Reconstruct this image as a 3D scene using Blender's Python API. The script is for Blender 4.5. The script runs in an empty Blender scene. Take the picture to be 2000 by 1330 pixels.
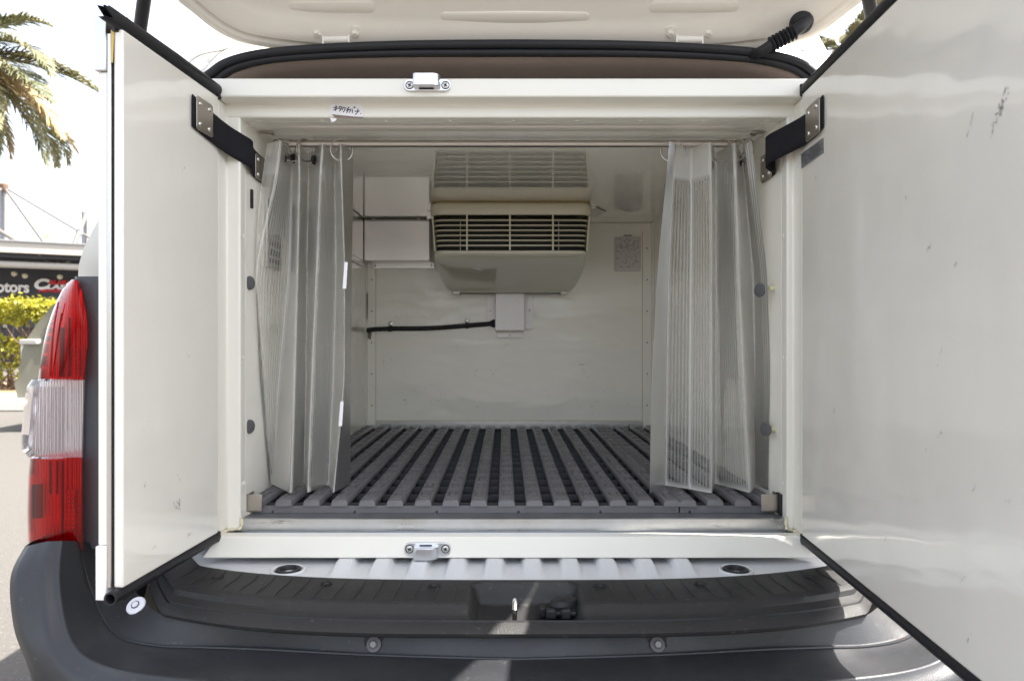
import bpy, bmesh, math, random
from mathutils import Vector, Matrix, noise
R = math.radians
random.seed(7)
S = bpy.context.scene
COL = S.collection
# ------------------------------------------------------------------ camera
ZC = 1.0                       # camera height above the ground
F = 1400.0                     # focal length in photo pixels (photo 2000 wide)
CX, CY = 986.0, 658.0          # vanishing point of the depth axis
cam = bpy.data.cameras.new('camera')
cam.sensor_width = 36.0
cam.lens = F / 2000.0 * 36.0
cam.shift_x = (1000 - CX) / 2000.0
cam.shift_y = -(665 - CY) / 2000.0
cam.clip_start = 0.02
cam.clip_end = 2000
cam.dof.use_dof = True
cam.dof.focus_distance = 1.55
cam.dof.aperture_fstop = 6.3
co = bpy.data.objects.new('camera', cam)
COL.objects.link(co)
co.location = (0, 0, ZC)
co.rotation_euler = (R(90), 0, 0)
S.camera = co
# ------------------------------------------------------------------ light
SUN = Vector((0.545, -0.05, 1.0)).normalized()
w = bpy.data.worlds.new('World')
S.world = w
w.use_nodes = True
nt = w.node_tree
sky = nt.nodes.new('ShaderNodeTexSky')
sky.sky_type = 'NISHITA'
sky.sun_disc = False
sky.sun_elevation = math.asin(SUN.z)
sky.sun_rotation = math.atan2(SUN.x, SUN.y)
sky.air_density = 1.0
sky.dust_density = 3.5
sky.ozone_density = 0.3
bg = nt.nodes['Background']
hs0 = nt.nodes.new('ShaderNodeHueSaturation')      # hazy, milky air
hs0.inputs['Saturation'].default_value = 0.45
nt.links.new(sky.outputs[0], hs0.inputs['Color'])
nt.links.new(hs0.outputs[0], bg.inputs[0])
bg.inputs[1].default_value = 0.115
sl = bpy.data.lights.new('sun', 'SUN')
sl.energy = 4.2
sl.angle = R(0.5)
sl.color = (1.0, 0.95, 0.87)
so = bpy.data.objects.new('sun', sl)
COL.objects.link(so)
so.location = (5, -2, 9)
so.rotation_euler = SUN.to_track_quat('Z', 'Y').to_euler()
S.view_settings.view_transform = 'Standard'
S.view_settings.look = 'None'
S.view_settings.gamma = 1.0
S.view_settings.use_curve_mapping = False
S.view_settings.exposure = 2.30
S.cycles.max_bounces = 10
S.cycles.diffuse_bounces = 8
S.cycles.transparent_max_bounces = 24
S.cycles.glossy_bounces = 4


def P(px, py, Y):
    """point at depth Y seen at photo pixel px, py"""
    return Vector(((px - CX) / F * Y, Y, ZC + (CY - py) / F * Y))


def V(x, y, z):               # z relative to the camera height
    return Vector((x, y, ZC + z))


# ------------------------------------------------------------------ materials
def _n(t, kind, **kw):
    nd = t.nodes.new(kind)
    for k, v in kw.items():
        setattr(nd, k, v)
    return nd


def mat(name, col, rough=0.5, metal=0.0, bump=0.0, bscale=200.0, coat=0.0, var=0.0, vscale=6.0,
        dirt=None, dscale=(30, 30, 6), dthr=0.68, damt=0.8, wave=0.0, wscale=3.0, spec=0.5, rvar=0.0, dwid=0.04, vmap=None, wmap=None):
    m = bpy.data.materials.new(name)
    m.use_nodes = True
    t = m.node_tree
    b = t.nodes['Principled BSDF']
    b.inputs['Base Color'].default_value = (*col, 1)
    b.inputs['Roughness'].default_value = rough
    b.inputs['Metallic'].default_value = metal
    b.inputs['Specular IOR Level'].default_value = spec
    b.inputs['Coat Weight'].default_value = coat
    b.inputs['Coat Roughness'].default_value = 0.06
    tc = _n(t, 'ShaderNodeTexCoord')
    cur = None
    if var > 0:
        nz = _n(t, 'ShaderNodeTexNoise')
        nz.inputs['Scale'].default_value = vscale
        nz.inputs['Detail'].default_value = 6
        nz.inputs['Roughness'].default_value = 0.65
        if vmap:
            mv = _n(t, 'ShaderNodeMapping')
            mv.inputs['Scale'].default_value = vmap
            t.links.new(tc.outputs['Object'], mv.inputs['Vector'])
            t.links.new(mv.outputs[0], nz.inputs['Vector'])
        else:
            t.links.new(tc.outputs['Object'], nz.inputs['Vector'])
        mx = _n(t, 'ShaderNodeMix', data_type='RGBA')
        mx.inputs['A'].default_value = (*[c * (1 - var) for c in col], 1)
        mx.inputs['B'].default_value = (*[min(1, c * (1 + var)) for c in col], 1)
        t.links.new(nz.outputs['Fac'], mx.inputs['Factor'])
        cur = mx.outputs['Result']
    if rvar > 0:
        nr = _n(t, 'ShaderNodeTexNoise')
        nr.inputs['Scale'].default_value = 9
        nr.inputs['Detail'].default_value = 5
        t.links.new(tc.outputs['Object'], nr.inputs['Vector'])
        mr = _n(t, 'ShaderNodeMapRange')
        mr.inputs['From Min'].default_value = 0.3
        mr.inputs['From Max'].default_value = 0.7
        mr.inputs['To Min'].default_value = max(0.02, rough - rvar)
        mr.inputs['To Max'].default_value = min(1, rough + rvar)
        t.links.new(nr.outputs['Fac'], mr.inputs['Value'])
        t.links.new(mr.outputs['Result'], b.inputs['Roughness'])
    if dirt:
        mp = _n(t, 'ShaderNodeMapping')
        mp.inputs['Scale'].default_value = dscale
        t.links.new(tc.outputs['Object'], mp.inputs['Vector'])
        nd = _n(t, 'ShaderNodeTexNoise')
        nd.inputs['Scale'].default_value = 1.0
        nd.inputs['Detail'].default_value = 8
        nd.inputs['Roughness'].default_value = 0.7
        t.links.new(mp.outputs[0], nd.inputs['Vector'])
        mr = _n(t, 'ShaderNodeMapRange')
        mr.inputs['From Min'].default_value = dthr
        mr.inputs['From Max'].default_value = dthr + dwid
        mr.inputs['To Min'].default_value = 0
        mr.inputs['To Max'].default_value = damt
        t.links.new(nd.outputs['Fac'], mr.inputs['Value'])
        mx = _n(t, 'ShaderNodeMix', data_type='RGBA')
        mx.inputs['A'].default_value = (*col, 1)
        if cur:
            t.links.new(cur, mx.inputs['A'])
        mx.inputs['B'].default_value = (*dirt, 1)
        t.links.new(mr.outputs['Result'], mx.inputs['Factor'])
        cur = mx.outputs['Result']
    if cur:
        t.links.new(cur, b.inputs['Base Color'])
    prev = None
    if wave > 0:
        nw = _n(t, 'ShaderNodeTexNoise')
        nw.inputs['Scale'].default_value = wscale
        nw.inputs['Detail'].default_value = 2
        if wmap:
            mv = _n(t, 'ShaderNodeMapping')
            mv.inputs['Scale'].default_value = wmap
            t.links.new(tc.outputs['Object'], mv.inputs['Vector'])
            t.links.new(mv.outputs[0], nw.inputs['Vector'])
        else:
            t.links.new(tc.outputs['Object'], nw.inputs['Vector'])
        bw = _n(t, 'ShaderNodeBump')
        bw.inputs['Strength'].default_value = 1.0
        bw.inputs['Distance'].default_value = wave
        t.links.new(nw.outputs['Fac'], bw.inputs['Height'])
        prev = bw.outputs['Normal']
    if bump > 0:
        nb = _n(t, 'ShaderNodeTexNoise')
        nb.inputs['Scale'].default_value = bscale
        nb.inputs['Detail'].default_value = 3
        t.links.new(tc.outputs['Object'], nb.inputs['Vector'])
        bb = _n(t, 'ShaderNodeBump')
        bb.inputs['Strength'].default_value = 1.0
        bb.inputs['Distance'].default_value = bump
        t.links.new(nb.outputs['Fac'], bb.inputs['Height'])
        if prev:
            t.links.new(prev, bb.inputs['Normal'])
        prev = bb.outputs['Normal']
    if prev:
        t.links.new(prev, b.inputs['Normal'])
        if coat:
            t.links.new(prev, b.inputs['Coat Normal'])
    return m


def flute(m):
    """regular upright flutes of a lamp reflector"""
    t = m.node_tree
    tc = _n(t, 'ShaderNodeTexCoord')
    wv = _n(t, 'ShaderNodeTexWave')
    wv.inputs['Scale'].default_value = 42
    wv.inputs['Distortion'].default_value = 0.6
    t.links.new(tc.outputs['Object'], wv.inputs['Vector'])
    bp = _n(t, 'ShaderNodeBump')
    bp.inputs['Distance'].default_value = 0.003
    t.links.new(wv.outputs['Fac'], bp.inputs['Height'])
    t.links.new(bp.outputs[0], t.nodes['Principled BSDF'].inputs['Normal'])


GREY_DIRT = (0.10, 0.09, 0.085)
M = {}
M['frame'] = mat('white_frame_paint', (0.79, 0.77, 0.70), 0.30, coat=0.15, var=0.03, dirt=(0.24, 0.19, 0.12), dscale=(60, 60, 40), dthr=0.71, damt=0.55, wave=0.0006, wscale=14)
M['panel'] = mat('white_door_laminate', (0.80, 0.775, 0.715), 0.16, coat=0.8, var=0.07, vscale=3, vmap=(2.2, 2.2, 0.8), dirt=GREY_DIRT, dscale=(28, 28, 11), dthr=0.715, damt=0.7, wave=0.008, wscale=2.6, wmap=(0.9, 0.9, 2.2), rvar=0.08)
M['inner'] = mat('white_inner_laminate', (0.915, 0.89, 0.815), 0.14, coat=0.4, var=0.045, vscale=3, vmap=(2, 2, 1), dirt=(0.40, 0.33, 0.22), dscale=(16, 16, 9), dthr=0.66, damt=0.45, dwid=0.12, wave=0.006, wscale=4, wmap=(1, 1, 2.2), rvar=0.06)
M['ceil'] = mat('glossy_ceiling_laminate', (0.84, 0.815, 0.74), 0.03, var=0.02, spec=1.0, coat=1.0)
M['ivory'] = mat('ivory_joint_sealant', (0.66, 0.61, 0.46), 0.5, var=0.1, vscale=40)
M['body'] = mat('white_body_paint', (0.60, 0.585, 0.54), 0.28, coat=0.5, var=0.03, dirt=(0.3, 0.25, 0.18), dscale=(30, 30, 30), dthr=0.74, damt=0.35, bump=0.0002, bscale=400)
M['gate'] = mat('bounce_warmed_tailgate_paint', (0.73, 0.685, 0.61), 0.25, coat=0.6, var=0.04, vscale=5, dirt=(0.4, 0.33, 0.25), dscale=(60, 60, 60), dthr=0.72, damt=0.4, bump=0.0003, bscale=350, wave=0.0015, wscale=9)  # white paint tinted with the warm light bounced off the ground
M['sill'] = mat('pale_grey_body_primer', (0.66, 0.675, 0.69), 0.42, var=0.06, vscale=10, dirt=(0.14, 0.12, 0.1), dscale=(22, 22, 22), dthr=0.70, damt=0.6, bump=0.0005, bscale=60)
M['rubber'] = mat('black_rubber', (0.014, 0.014, 0.017), 0.5, spec=0.35, bump=0.0004, bscale=300, var=0.25, vscale=30, dirt=(0.11, 0.10, 0.09), dscale=(70, 70, 70), dthr=0.66, damt=0.5)
M['plastic'] = mat('grained_black_plastic', (0.024, 0.0235, 0.024), 0.55, spec=0.35, bump=0.0006, bscale=420, var=0.25, vscale=14, dirt=(0.16, 0.145, 0.125), dscale=(85, 85, 85), dthr=0.60, damt=0.45, dwid=0.12, rvar=0.08)
M['bumper'] = mat('dark_grey_bumper_plastic', (0.024, 0.025, 0.028), 0.40, spec=0.45, bump=0.00035, bscale=500, var=0.2, vscale=7, dirt=(0.13, 0.125, 0.12), dscale=(75, 75, 75), dthr=0.61, damt=0.45, dwid=0.12, rvar=0.12)
M['trim'] = mat('slate_pillar_plastic', (0.072, 0.08, 0.09), 0.5, bump=0.0003, bscale=500)
M['alu'] = mat('worn_aluminium', (0.60, 0.61, 0.62), 0.36, 1.0, var=0.2, vscale=12, dirt=(0.16, 0.15, 0.14), dscale=(9, 60, 60), dthr=0.60, damt=0.7, dwid=0.10, rvar=0.12, bump=0.0002, bscale=90)
M['alu_dark'] = mat('stained_aluminium', (0.30, 0.31, 0.33), 0.45, 0.8, var=0.3, vscale=25, dirt=(0.5, 0.5, 0.5), dscale=(30, 60, 60), dthr=0.66, damt=0.5)
M['alu_matt'] = mat('matt_aluminium_sheet', (0.66, 0.645, 0.63), 0.30, 0.95, var=0.05, vscale=5, wave=0.001, wscale=4)
M['alu_clean'] = mat('painted_steel_cover', (0.86, 0.83, 0.82), 0.40, 0.1, var=0.05, vscale=20, dirt=(0.35, 0.33, 0.3), dscale=(60, 60, 30), dthr=0.68, damt=0.4)
M['steel'] = mat('brushed_steel', (0.46, 0.425, 0.39), 0.34, 1.0, var=0.1, vscale=30)
M['chrome'] = mat('polished_steel', (0.74, 0.73, 0.72), 0.16, 1.0)
M['cast'] = mat('cast_satin_alloy', (0.74, 0.75, 0.78), 0.30, 1.0, var=0.06, vscale=60)
M['screw'] = mat('zinc_screw', (0.62, 0.60, 0.58), 0.35, 0.9)
M['screw2'] = mat('dull_bolt', (0.20, 0.19, 0.19), 0.5, 0.6, var=0.2, vscale=80)
M['black'] = mat('dark_slot', (0.008, 0.008, 0.009), 0.7)
M['web'] = mat('black_webbing', (0.016, 0.015, 0.019), 0.85, bump=0.0008, bscale=900, spec=0.2)
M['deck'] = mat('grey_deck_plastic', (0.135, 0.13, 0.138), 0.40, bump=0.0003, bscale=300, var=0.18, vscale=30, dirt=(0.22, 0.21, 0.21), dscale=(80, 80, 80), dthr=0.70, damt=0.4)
M['deck_low'] = mat('shade_toned_deck_frame', (0.022, 0.022, 0.026), 0.6, var=0.2, vscale=20)  # darkened so the colour carries the shade under and between slats
M['deck_rib'] = mat('shade_toned_deck_rib', (0.045, 0.045, 0.052), 0.5, var=0.2, vscale=20)  # dimmer copy of the deck plastic, gap shade put into its colour
M['unit'] = mat('cream_unit_plastic', (0.68, 0.63, 0.48), 0.24, coat=0.25, var=0.03, bump=0.0001, bscale=200)
M['unit_low'] = mat('pale_unit_cover', (0.68, 0.65, 0.54), 0.08, coat=0.5, var=0.03)
M['amber'] = mat('yellowed_gasket', (0.60, 0.43, 0.12), 0.6)
M['fin'] = mat('dark_fin_core', (0.018, 0.019, 0.018), 0.6)
M['head'] = mat('brown_grey_headliner', (0.25, 0.20, 0.172), 0.9, bump=0.0006, bscale=500, var=0.1, vscale=20, spec=0.2)
M['paper'] = mat('white_paper', (0.82, 0.81, 0.85), 0.7, var=0.04, vscale=60)
M['papergrey'] = mat('aged_paper', (0.74, 0.71, 0.69), 0.7, var=0.05, vscale=60)
M['ink'] = mat('blue_black_ink', (0.012, 0.012, 0.06), 0.6)
M['inkgrey'] = mat('faded_print', (0.12, 0.11, 0.12), 0.7)
M['inkpale'] = mat('pale_print', (0.30, 0.28, 0.29), 0.7)
M['foil'] = mat('grey_foil_label', (0.27, 0.28, 0.30), 0.4, 0.4)
M['stain'] = mat('brown_adhesive', (0.20, 0.15, 0.12), 0.6, var=0.3, vscale=90)
M['dot'] = mat('grey_rubber_stud', (0.09, 0.09, 0.098), 0.55)
M['nub'] = mat('yellowed_nylon_nub', (0.62, 0.60, 0.36), 0.5)
M['lampback'] = mat('lamp_reflector', (0.80, 0.78, 0.77), 0.22, 0.7)
flute(M['lampback'])
M['lamphouse'] = mat('lamp_housing', (0.05, 0.045, 0.05), 0.5)
M['tarmac'] = mat('sunlit_asphalt', (0.088, 0.082, 0.076), 0.9, bump=0.004, bscale=120, var=0.22, vscale=50, dirt=(0.19, 0.175, 0.16), dscale=(55, 55, 55), dthr=0.58, damt=0.6, dwid=0.08, spec=0.2)
M['kerb'] = mat('pale_concrete', (0.36, 0.34, 0.31), 0.85, var=0.08, vscale=12, bump=0.002, bscale=60)
M['soil'] = mat('dry_soil', (0.26, 0.16, 0.085), 0.95, var=0.35, vscale=14, bump=0.02, bscale=25)
M['twig'] = mat('brown_twig', (0.16, 0.10, 0.065), 0.9, var=0.3, vscale=8)
M['facade'] = mat('dark_fascia', (0.030, 0.031, 0.038), 0.6, var=0.1)
M['white'] = mat('white_steelwork', (0.36, 0.34, 0.31), 0.5, var=0.03)
M['rod'] = mat('sun_dimmed_rod_steel', (0.11, 0.10, 0.092), 0.6, var=0.05)  # white steel darkened in colour to hold back the strong sunlight
M['mast'] = mat('grey_mast_paint', (0.22, 0.22, 0.235), 0.5, var=0.05)
M['glassdark'] = mat('shop_glass', (0.03, 0.045, 0.05), 0.08, spec=0.8)
M['redtxt'] = mat('red_letter', (0.55, 0.02, 0.03), 0.5)
M['whitetxt'] = mat('white_letter', (0.72, 0.70, 0.70), 0.5)
M['lampglass'] = mat('floodlight_glass', (0.5, 0.45, 0.33), 0.3)
M['bark'] = mat('palm_bark', (0.17, 0.12, 0.08), 0.95, var=0.4, vscale=10, bump=0.03, bscale=14)
M['carpaint'] = mat('olive_silver_paint', (0.17, 0.165, 0.13), 0.25, 0.3, coat=0.8)
M['carlight'] = mat('clear_lamp_cover', (0.55, 0.55, 0.52), 0.15)
M['tyre'] = mat('tyre_rubber', (0.02, 0.02, 0.02), 0.8)
M['winglass'] = mat('tinted_car_glass', (0.02, 0.024, 0.026), 0.05, spec=0.8)


def leafmat(name, c1, c2, trans=0.35, scale=3.0):
    m = bpy.data.materials.new(name)
    m.use_nodes = True
    t = m.node_tree
    b = t.nodes['Principled BSDF']
    b.inputs['Roughness'].default_value = 0.55
    tc = _n(t, 'ShaderNodeTexCoord')
    nz = _n(t, 'ShaderNodeTexNoise')
    nz.inputs['Scale'].default_value = scale
    nz.inputs['Detail'].default_value = 4
    t.links.new(tc.outputs['Object'], nz.inputs['Vector'])
    mr = _n(t, 'ShaderNodeMapRange')
    mr.inputs['From Min'].default_value = 0.35
    mr.inputs['From Max'].default_value = 0.65
    t.links.new(nz.outputs['Fac'], mr.inputs['Value'])
    mx = _n(t, 'ShaderNodeMix', data_type='RGBA')
    mx.inputs['A'].default_value = (*c1, 1)
    mx.inputs['B'].default_value = (*c2, 1)
    t.links.new(mr.outputs[0], mx.inputs['Factor'])
    t.links.new(mx.outputs['Result'], b.inputs['Base Color'])
    tr = _n(t, 'ShaderNodeBsdfTranslucent')
    t.links.new(mx.outputs['Result'], tr.inputs['Color'])
    ms = _n(t, 'ShaderNodeMixShader')
    ms.inputs[0].default_value = trans
    t.links.new(b.outputs[0], ms.inputs[1])
    t.links.new(tr.outputs[0], ms.inputs[2])
    t.links.new(ms.outputs[0], t.nodes['Material Output'].inputs[0])
    return m


M['leaf'] = leafmat('hedge_leaf', (0.15, 0.15, 0.010), (0.34, 0.31, 0.015), 0.4, 3.0)
M['frond'] = leafmat('palm_leaf', (0.10, 0.11, 0.05), (0.30, 0.275, 0.15), 0.25, 1.2)
M['frond_dry'] = leafmat('dry_palm_leaf', (0.36, 0.26, 0.13), (0.5, 0.4, 0.22), 0.25, 1.2)


def lens(name, tint, gloss_col=(1, 1, 1), body=0.12, bcol=None, rough=0.04, ribs=None):
    """thin coloured plastic: tinted see-through, a little body colour, clear gloss"""
    m = bpy.data.materials.new(name)
    m.use_nodes = True
    t = m.node_tree
    t.nodes.remove(t.nodes['Principled BSDF'])
    tr = _n(t, 'ShaderNodeBsdfTransparent')
    tr.inputs['Color'].default_value = (*tint, 1)
    df = _n(t, 'ShaderNodeBsdfDiffuse')
    df.inputs['Color'].default_value = (*(bcol or tint), 1)
    gl = _n(t, 'ShaderNodeBsdfGlossy')
    gl.inputs['Roughness'].default_value = rough
    gl.inputs['Color'].default_value = (*gloss_col, 1)
    m1 = _n(t, 'ShaderNodeMixShader')
    m1.inputs[0].default_value = body
    t.links.new(tr.outputs[0], m1.inputs[1])
    t.links.new(df.outputs[0], m1.inputs[2])
    fr = _n(t, 'ShaderNodeFresnel')
    fr.inputs['IOR'].default_value = 1.32
    m2 = _n(t, 'ShaderNodeMixShader')
    t.links.new(fr.outputs[0], m2.inputs[0])
    t.links.new(m1.outputs[0], m2.inputs[1])
    t.links.new(gl.outputs[0], m2.inputs[2])
    t.links.new(m2.outputs[0], t.nodes['Material Output'].inputs[0])
    return m


M['redlens'] = lens('red_lamp_plastic', (0.80, 0.012, 0.02), body=0.10, bcol=(0.5, 0.004, 0.012))
M['clearlens'] = lens('clear_lamp_plastic', (0.93, 0.90, 0.92), body=0.10, bcol=(0.7, 0.66, 0.68))


def curtain_mat():
    m = bpy.data.materials.new('ribbed_clear_vinyl')
    m.use_nodes = True
    t = m.node_tree
    t.nodes.remove(t.nodes['Principled BSDF'])
    uv = _n(t, 'ShaderNodeUVMap', uv_map='UVMap')
    sx = _n(t, 'ShaderNodeSeparateXYZ')
    t.links.new(uv.outputs[0], sx.inputs[0])
    uv2 = _n(t, 'ShaderNodeUVMap', uv_map='crease')
    sx2 = _n(t, 'ShaderNodeSeparateXYZ')
    t.links.new(uv2.outputs[0], sx2.inputs[0])
    # rib pattern: one rib each 7.5 mm of cloth
    mu = _n(t, 'ShaderNodeMath', operation='MULTIPLY')
    mu.inputs[1].default_value = 2 * math.pi / 0.0075
    t.links.new(sx.outputs['X'], mu.inputs[0])
    sn = _n(t, 'ShaderNodeMath', operation='SINE')
    t.links.new(mu.outputs[0], sn.inputs[0])
    mr = _n(t, 'ShaderNodeMapRange')
    mr.inputs['From Min'].default_value = -0.5
    mr.inputs['From Max'].default_value = 0.5
    mr.inputs['To Min'].default_value = 0.08
    mr.inputs['To Max'].default_value = 0.31
    t.links.new(sn.outputs[0], mr.inputs['Value'])
    # welded hem and whitened creases are milky
    mx = _n(t, 'ShaderNodeMath', operation='MAXIMUM')
    t.links.new(mr.outputs[0], mx.inputs[0])
    t.links.new(sx2.outputs['X'], mx.inputs[1])
    tc = _n(t, 'ShaderNodeTexCoord')
    nz = _n(t, 'ShaderNodeTexNoise')
    nz.inputs['Scale'].default_value = 9
    nz.inputs['Detail'].default_value = 5
    t.links.new(tc.outputs['Object'], nz.inputs['Vector'])
    ad = _n(t, 'ShaderNodeMath', operation='MULTIPLY_ADD')
    t.links.new(nz.outputs['Fac'], ad.inputs[0])
    ad.inputs[1].default_value = 0.26
    ad.inputs[2].default_value = -0.11
    su = _n(t, 'ShaderNodeMath', operation='ADD', use_clamp=True)
    t.links.new(mx.outputs[0], su.inputs[0])
    t.links.new(ad.outputs[0], su.inputs[1])
    bp = _n(t, 'ShaderNodeBump')
    bp.inputs['Distance'].default_value = 0.0004
    t.links.new(sn.outputs[0], bp.inputs['Height'])
    tr = _n(t, 'ShaderNodeBsdfTransparent')
    tr.inputs['Color'].default_value = (0.97, 0.97, 0.955, 1)
    df = _n(t, 'ShaderNodeBsdfDiffuse')
    df.inputs['Color'].default_value = (0.95, 0.945, 0.91, 1)
    tl = _n(t, 'ShaderNodeBsdfTranslucent')
    tl.inputs['Color'].default_value = (0.95, 0.945, 0.91, 1)
    ms = _n(t, 'ShaderNodeMixShader')
    ms.inputs[0].default_value = 0.5
    t.links.new(df.outputs[0], ms.inputs[1])
    t.links.new(tl.outputs[0], ms.inputs[2])
    m1 = _n(t, 'ShaderNodeMixShader')
    t.links.new(su.outputs[0], m1.inputs[0])
    t.links.new(tr.outputs[0], m1.inputs[1])
    t.links.new(ms.outputs[0], m1.inputs[2])
    gl = _n(t, 'ShaderNodeBsdfGlossy')
    gl.inputs['Roughness'].default_value = 0.30
    fr = _n(t, 'ShaderNodeFresnel')
    fr.inputs['IOR'].default_value = 1.22
    t.links.new(bp.outputs[0], gl.inputs['Normal'])
    m2 = _n(t, 'ShaderNodeMixShader')
    t.links.new(fr.outputs[0], m2.inputs[0])
    t.links.new(m1.outputs[0], m2.inputs[1])
    t.links.new(gl.outputs[0], m2.inputs[2])
    t.links.new(m2.outputs[0], t.nodes['Material Output'].inputs[0])
    return m


M['vinyl'] = curtain_mat()

# ------------------------------------------------------------------ mesh helpers
ORG = {}


class MB:
    def __init__(self):
        self.v = []
        self.f = []
        self.uv = None
        self.uv2 = None

    def add(self, vs, fs):
        o = len(self.v)
        self.v += [Vector(p) for p in vs]
        self.f += [tuple(i + o for i in f) for f in fs]
        return o

    def box(self, a, b, mtx=None):
        x0, y0, z0 = a
        x1, y1, z1 = b
        vs = [Vector((x, y, z)) for z in (z0, z1) for y in (y0, y1) for x in (x0, x1)]
        if mtx:
            vs = [mtx @ p for p in vs]
        fs = [(0, 2, 3, 1), (4, 5, 7, 6), (0, 1, 5, 4), (2, 6, 7, 3), (0, 4, 6, 2), (1, 3, 7, 5)]
        self.add(vs, fs)
        return self

    def prism(self, poly, vec):
        """closed polygon (3D points) extruded by vec"""
        n = len(poly)
        vs = [Vector(p) for p in poly] + [Vector(p) + Vector(vec) for p in poly]
        fs = [tuple(range(n))[::-1], tuple(range(n, 2 * n))]
        for i in range(n):
            j = (i + 1) % n
            fs.append((i, j, n + j, n + i))
        self.add(vs, fs)
        return self

    def tube(self, path, r, n=10, cap=True, flat=None):
        path = [Vector(p) for p in path]
        rings = []
        up = None
        for i, p in enumerate(path):
            if i == 0:
                d = path[1] - p
            elif i == len(path) - 1:
                d = p - path[i - 1]
            else:
                d = (path[i + 1] - path[i - 1])
            d.normalize()
            if up is None:
                up = Vector((0, 0, 1)) if abs(d.z) < 0.9 else Vector((1, 0, 0))
            a = d.cross(up).normalized()
            b = a.cross(d).normalized()
            up = b
            rr = r[i] if isinstance(r, (list, tuple)) else r
            rb = rr * (flat or 1.0)
            rings.append([p + a * math.cos(2 * math.pi * k / n) * rr + b * math.sin(2 * math.pi * k / n) * rb for k in range(n)])
        vs = [q for ring in rings for q in ring]
        fs = []
        for i in range(len(path) - 1):
            for k in range(n):
                l = (k + 1) % n
                fs.append((i * n + k, i * n + l, (i + 1) * n + l, (i + 1) * n + k))
        if cap:
            fs.append(tuple(range(n))[::-1])
            fs.append(tuple((len(path) - 1) * n + k for k in range(n)))
        self.add(vs, fs)
        return self

    def torus(self, c, ax1, ax2, r, rr, n=24, m=6):
        c = Vector(c)
        ax1 = Vector(ax1).normalized()
        ax2 = Vector(ax2).normalized()
        ax3 = ax1.cross(ax2)
        vs = []
        for i in range(n):
            t = 2 * math.pi * i / n
            d = ax1 * math.cos(t) + ax2 * math.sin(t)
            for k in range(m):
                s = 2 * math.pi * k / m
                vs.append(c + d * (r + rr * math.cos(s)) + ax3 * rr * math.sin(s))
        fs = [(i * m + k, i * m + (k + 1) % m, ((i + 1) % n) * m + (k + 1) % m, ((i + 1) % n) * m + k) for i in range(n) for k in range(m)]
        self.add(vs, fs)
        return self

    def lathe(self, c, axis, prof, n=16, ex=None, sy=1.0):
        """prof: (radius, height along axis) pairs"""
        c = Vector(c)
        axis = Vector(axis).normalized()
        a = Vector(ex).normalized() if ex else axis.orthogonal().normalized()
        b = axis.cross(a)
        vs = []
        for r, h in prof:
            for k in range(n):
                t = 2 * math.pi * k / n
                vs.append(c + axis * h + a * r * math.cos(t) + b * r * sy * math.sin(t))
        fs = []
        for i in range(len(prof) - 1):
            for k in range(n):
                l = (k + 1) % n
                fs.append((i * n + k, i * n + l, (i + 1) * n + l, (i + 1) * n + k))
        fs.append(tuple(range(n))[::-1])
        fs.append(tuple((len(prof) - 1) * n + k for k in range(n)))
        self.add(vs, fs)
        return self

    def grid(self, rows, close=False):
        m = len(rows[0])
        vs = [p for r in rows for p in r]
        fs = []
        for i in range(len(rows) - 1):
            for k in range(m - (0 if close else 1)):
                l = (k + 1) % m
                fs.append((i * m + k, i * m + l, (i + 1) * m + l, (i + 1) * m + k))
        return self.add(vs, fs)

    def build(self, name, material, parent=None, bevel=0.0, seg=2, solid=0.0, sharp=35, subd=0, kind=None, label=None, fixn=True):
        org = Vector((0, 0, 0))
        if parent is not None:
            org = ORG.get(parent.name, org)
        me = bpy.data.meshes.new(name)
        me.from_pydata([tuple(p - org) for p in self.v], [], self.f)
        if self.uv:
            l1 = me.uv_layers.new(name='UVMap')
            l2 = me.uv_layers.new(name='crease')
            for lp in me.loops:
                l1.data[lp.index].uv = self.uv[lp.vertex_index]
                l2.data[lp.index].uv = (self.uv2[lp.vertex_index], 0)
        if fixn:
            bm = bmesh.new()
            bm.from_mesh(me)
            bmesh.ops.recalc_face_normals(bm, faces=bm.faces)
            bm.to_mesh(me)
            bm.free()
        for p in me.polygons:
            p.use_smooth = True
        me.set_sharp_from_angle(angle=R(sharp))
        me.materials.append(M[material] if isinstance(material, str) else material)
        o = bpy.data.objects.new(name, me)
        COL.objects.link(o)
        if parent is not None:
            o.parent = parent
            ORG[o.name] = org
        if solid:
            s = o.modifiers.new('solid', 'SOLIDIFY')
            s.thickness = solid
            s.offset = 0
        if bevel:
            b = o.modifiers.new('bevel', 'BEVEL')
            b.width = bevel
            b.segments = seg
            b.limit_method = 'ANGLE'
            b.angle_limit = R(40)
            b.harden_normals = False
        if subd:
            s = o.modifiers.new('sub', 'SUBSURF')
            s.levels = subd
            s.render_levels = subd
        if kind:
            o['kind'] = kind
        if label:
            o['label'] = label
        return o


def thing(name, label, cat, loc=(0, 0, 0), group=None):
    e = bpy.data.objects.new(name, None)
    e.empty_display_size = 0.05
    COL.objects.link(e)
    e.location = loc
    e['label'] = label
    e['category'] = cat
    if group:
        e['group'] = group
    ORG[e.name] = Vector(loc)
    return e


def tag(o, label, cat, group=None):
    o['label'] = label
    o['category'] = cat
    if group:
        o['group'] = group
    return o


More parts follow.
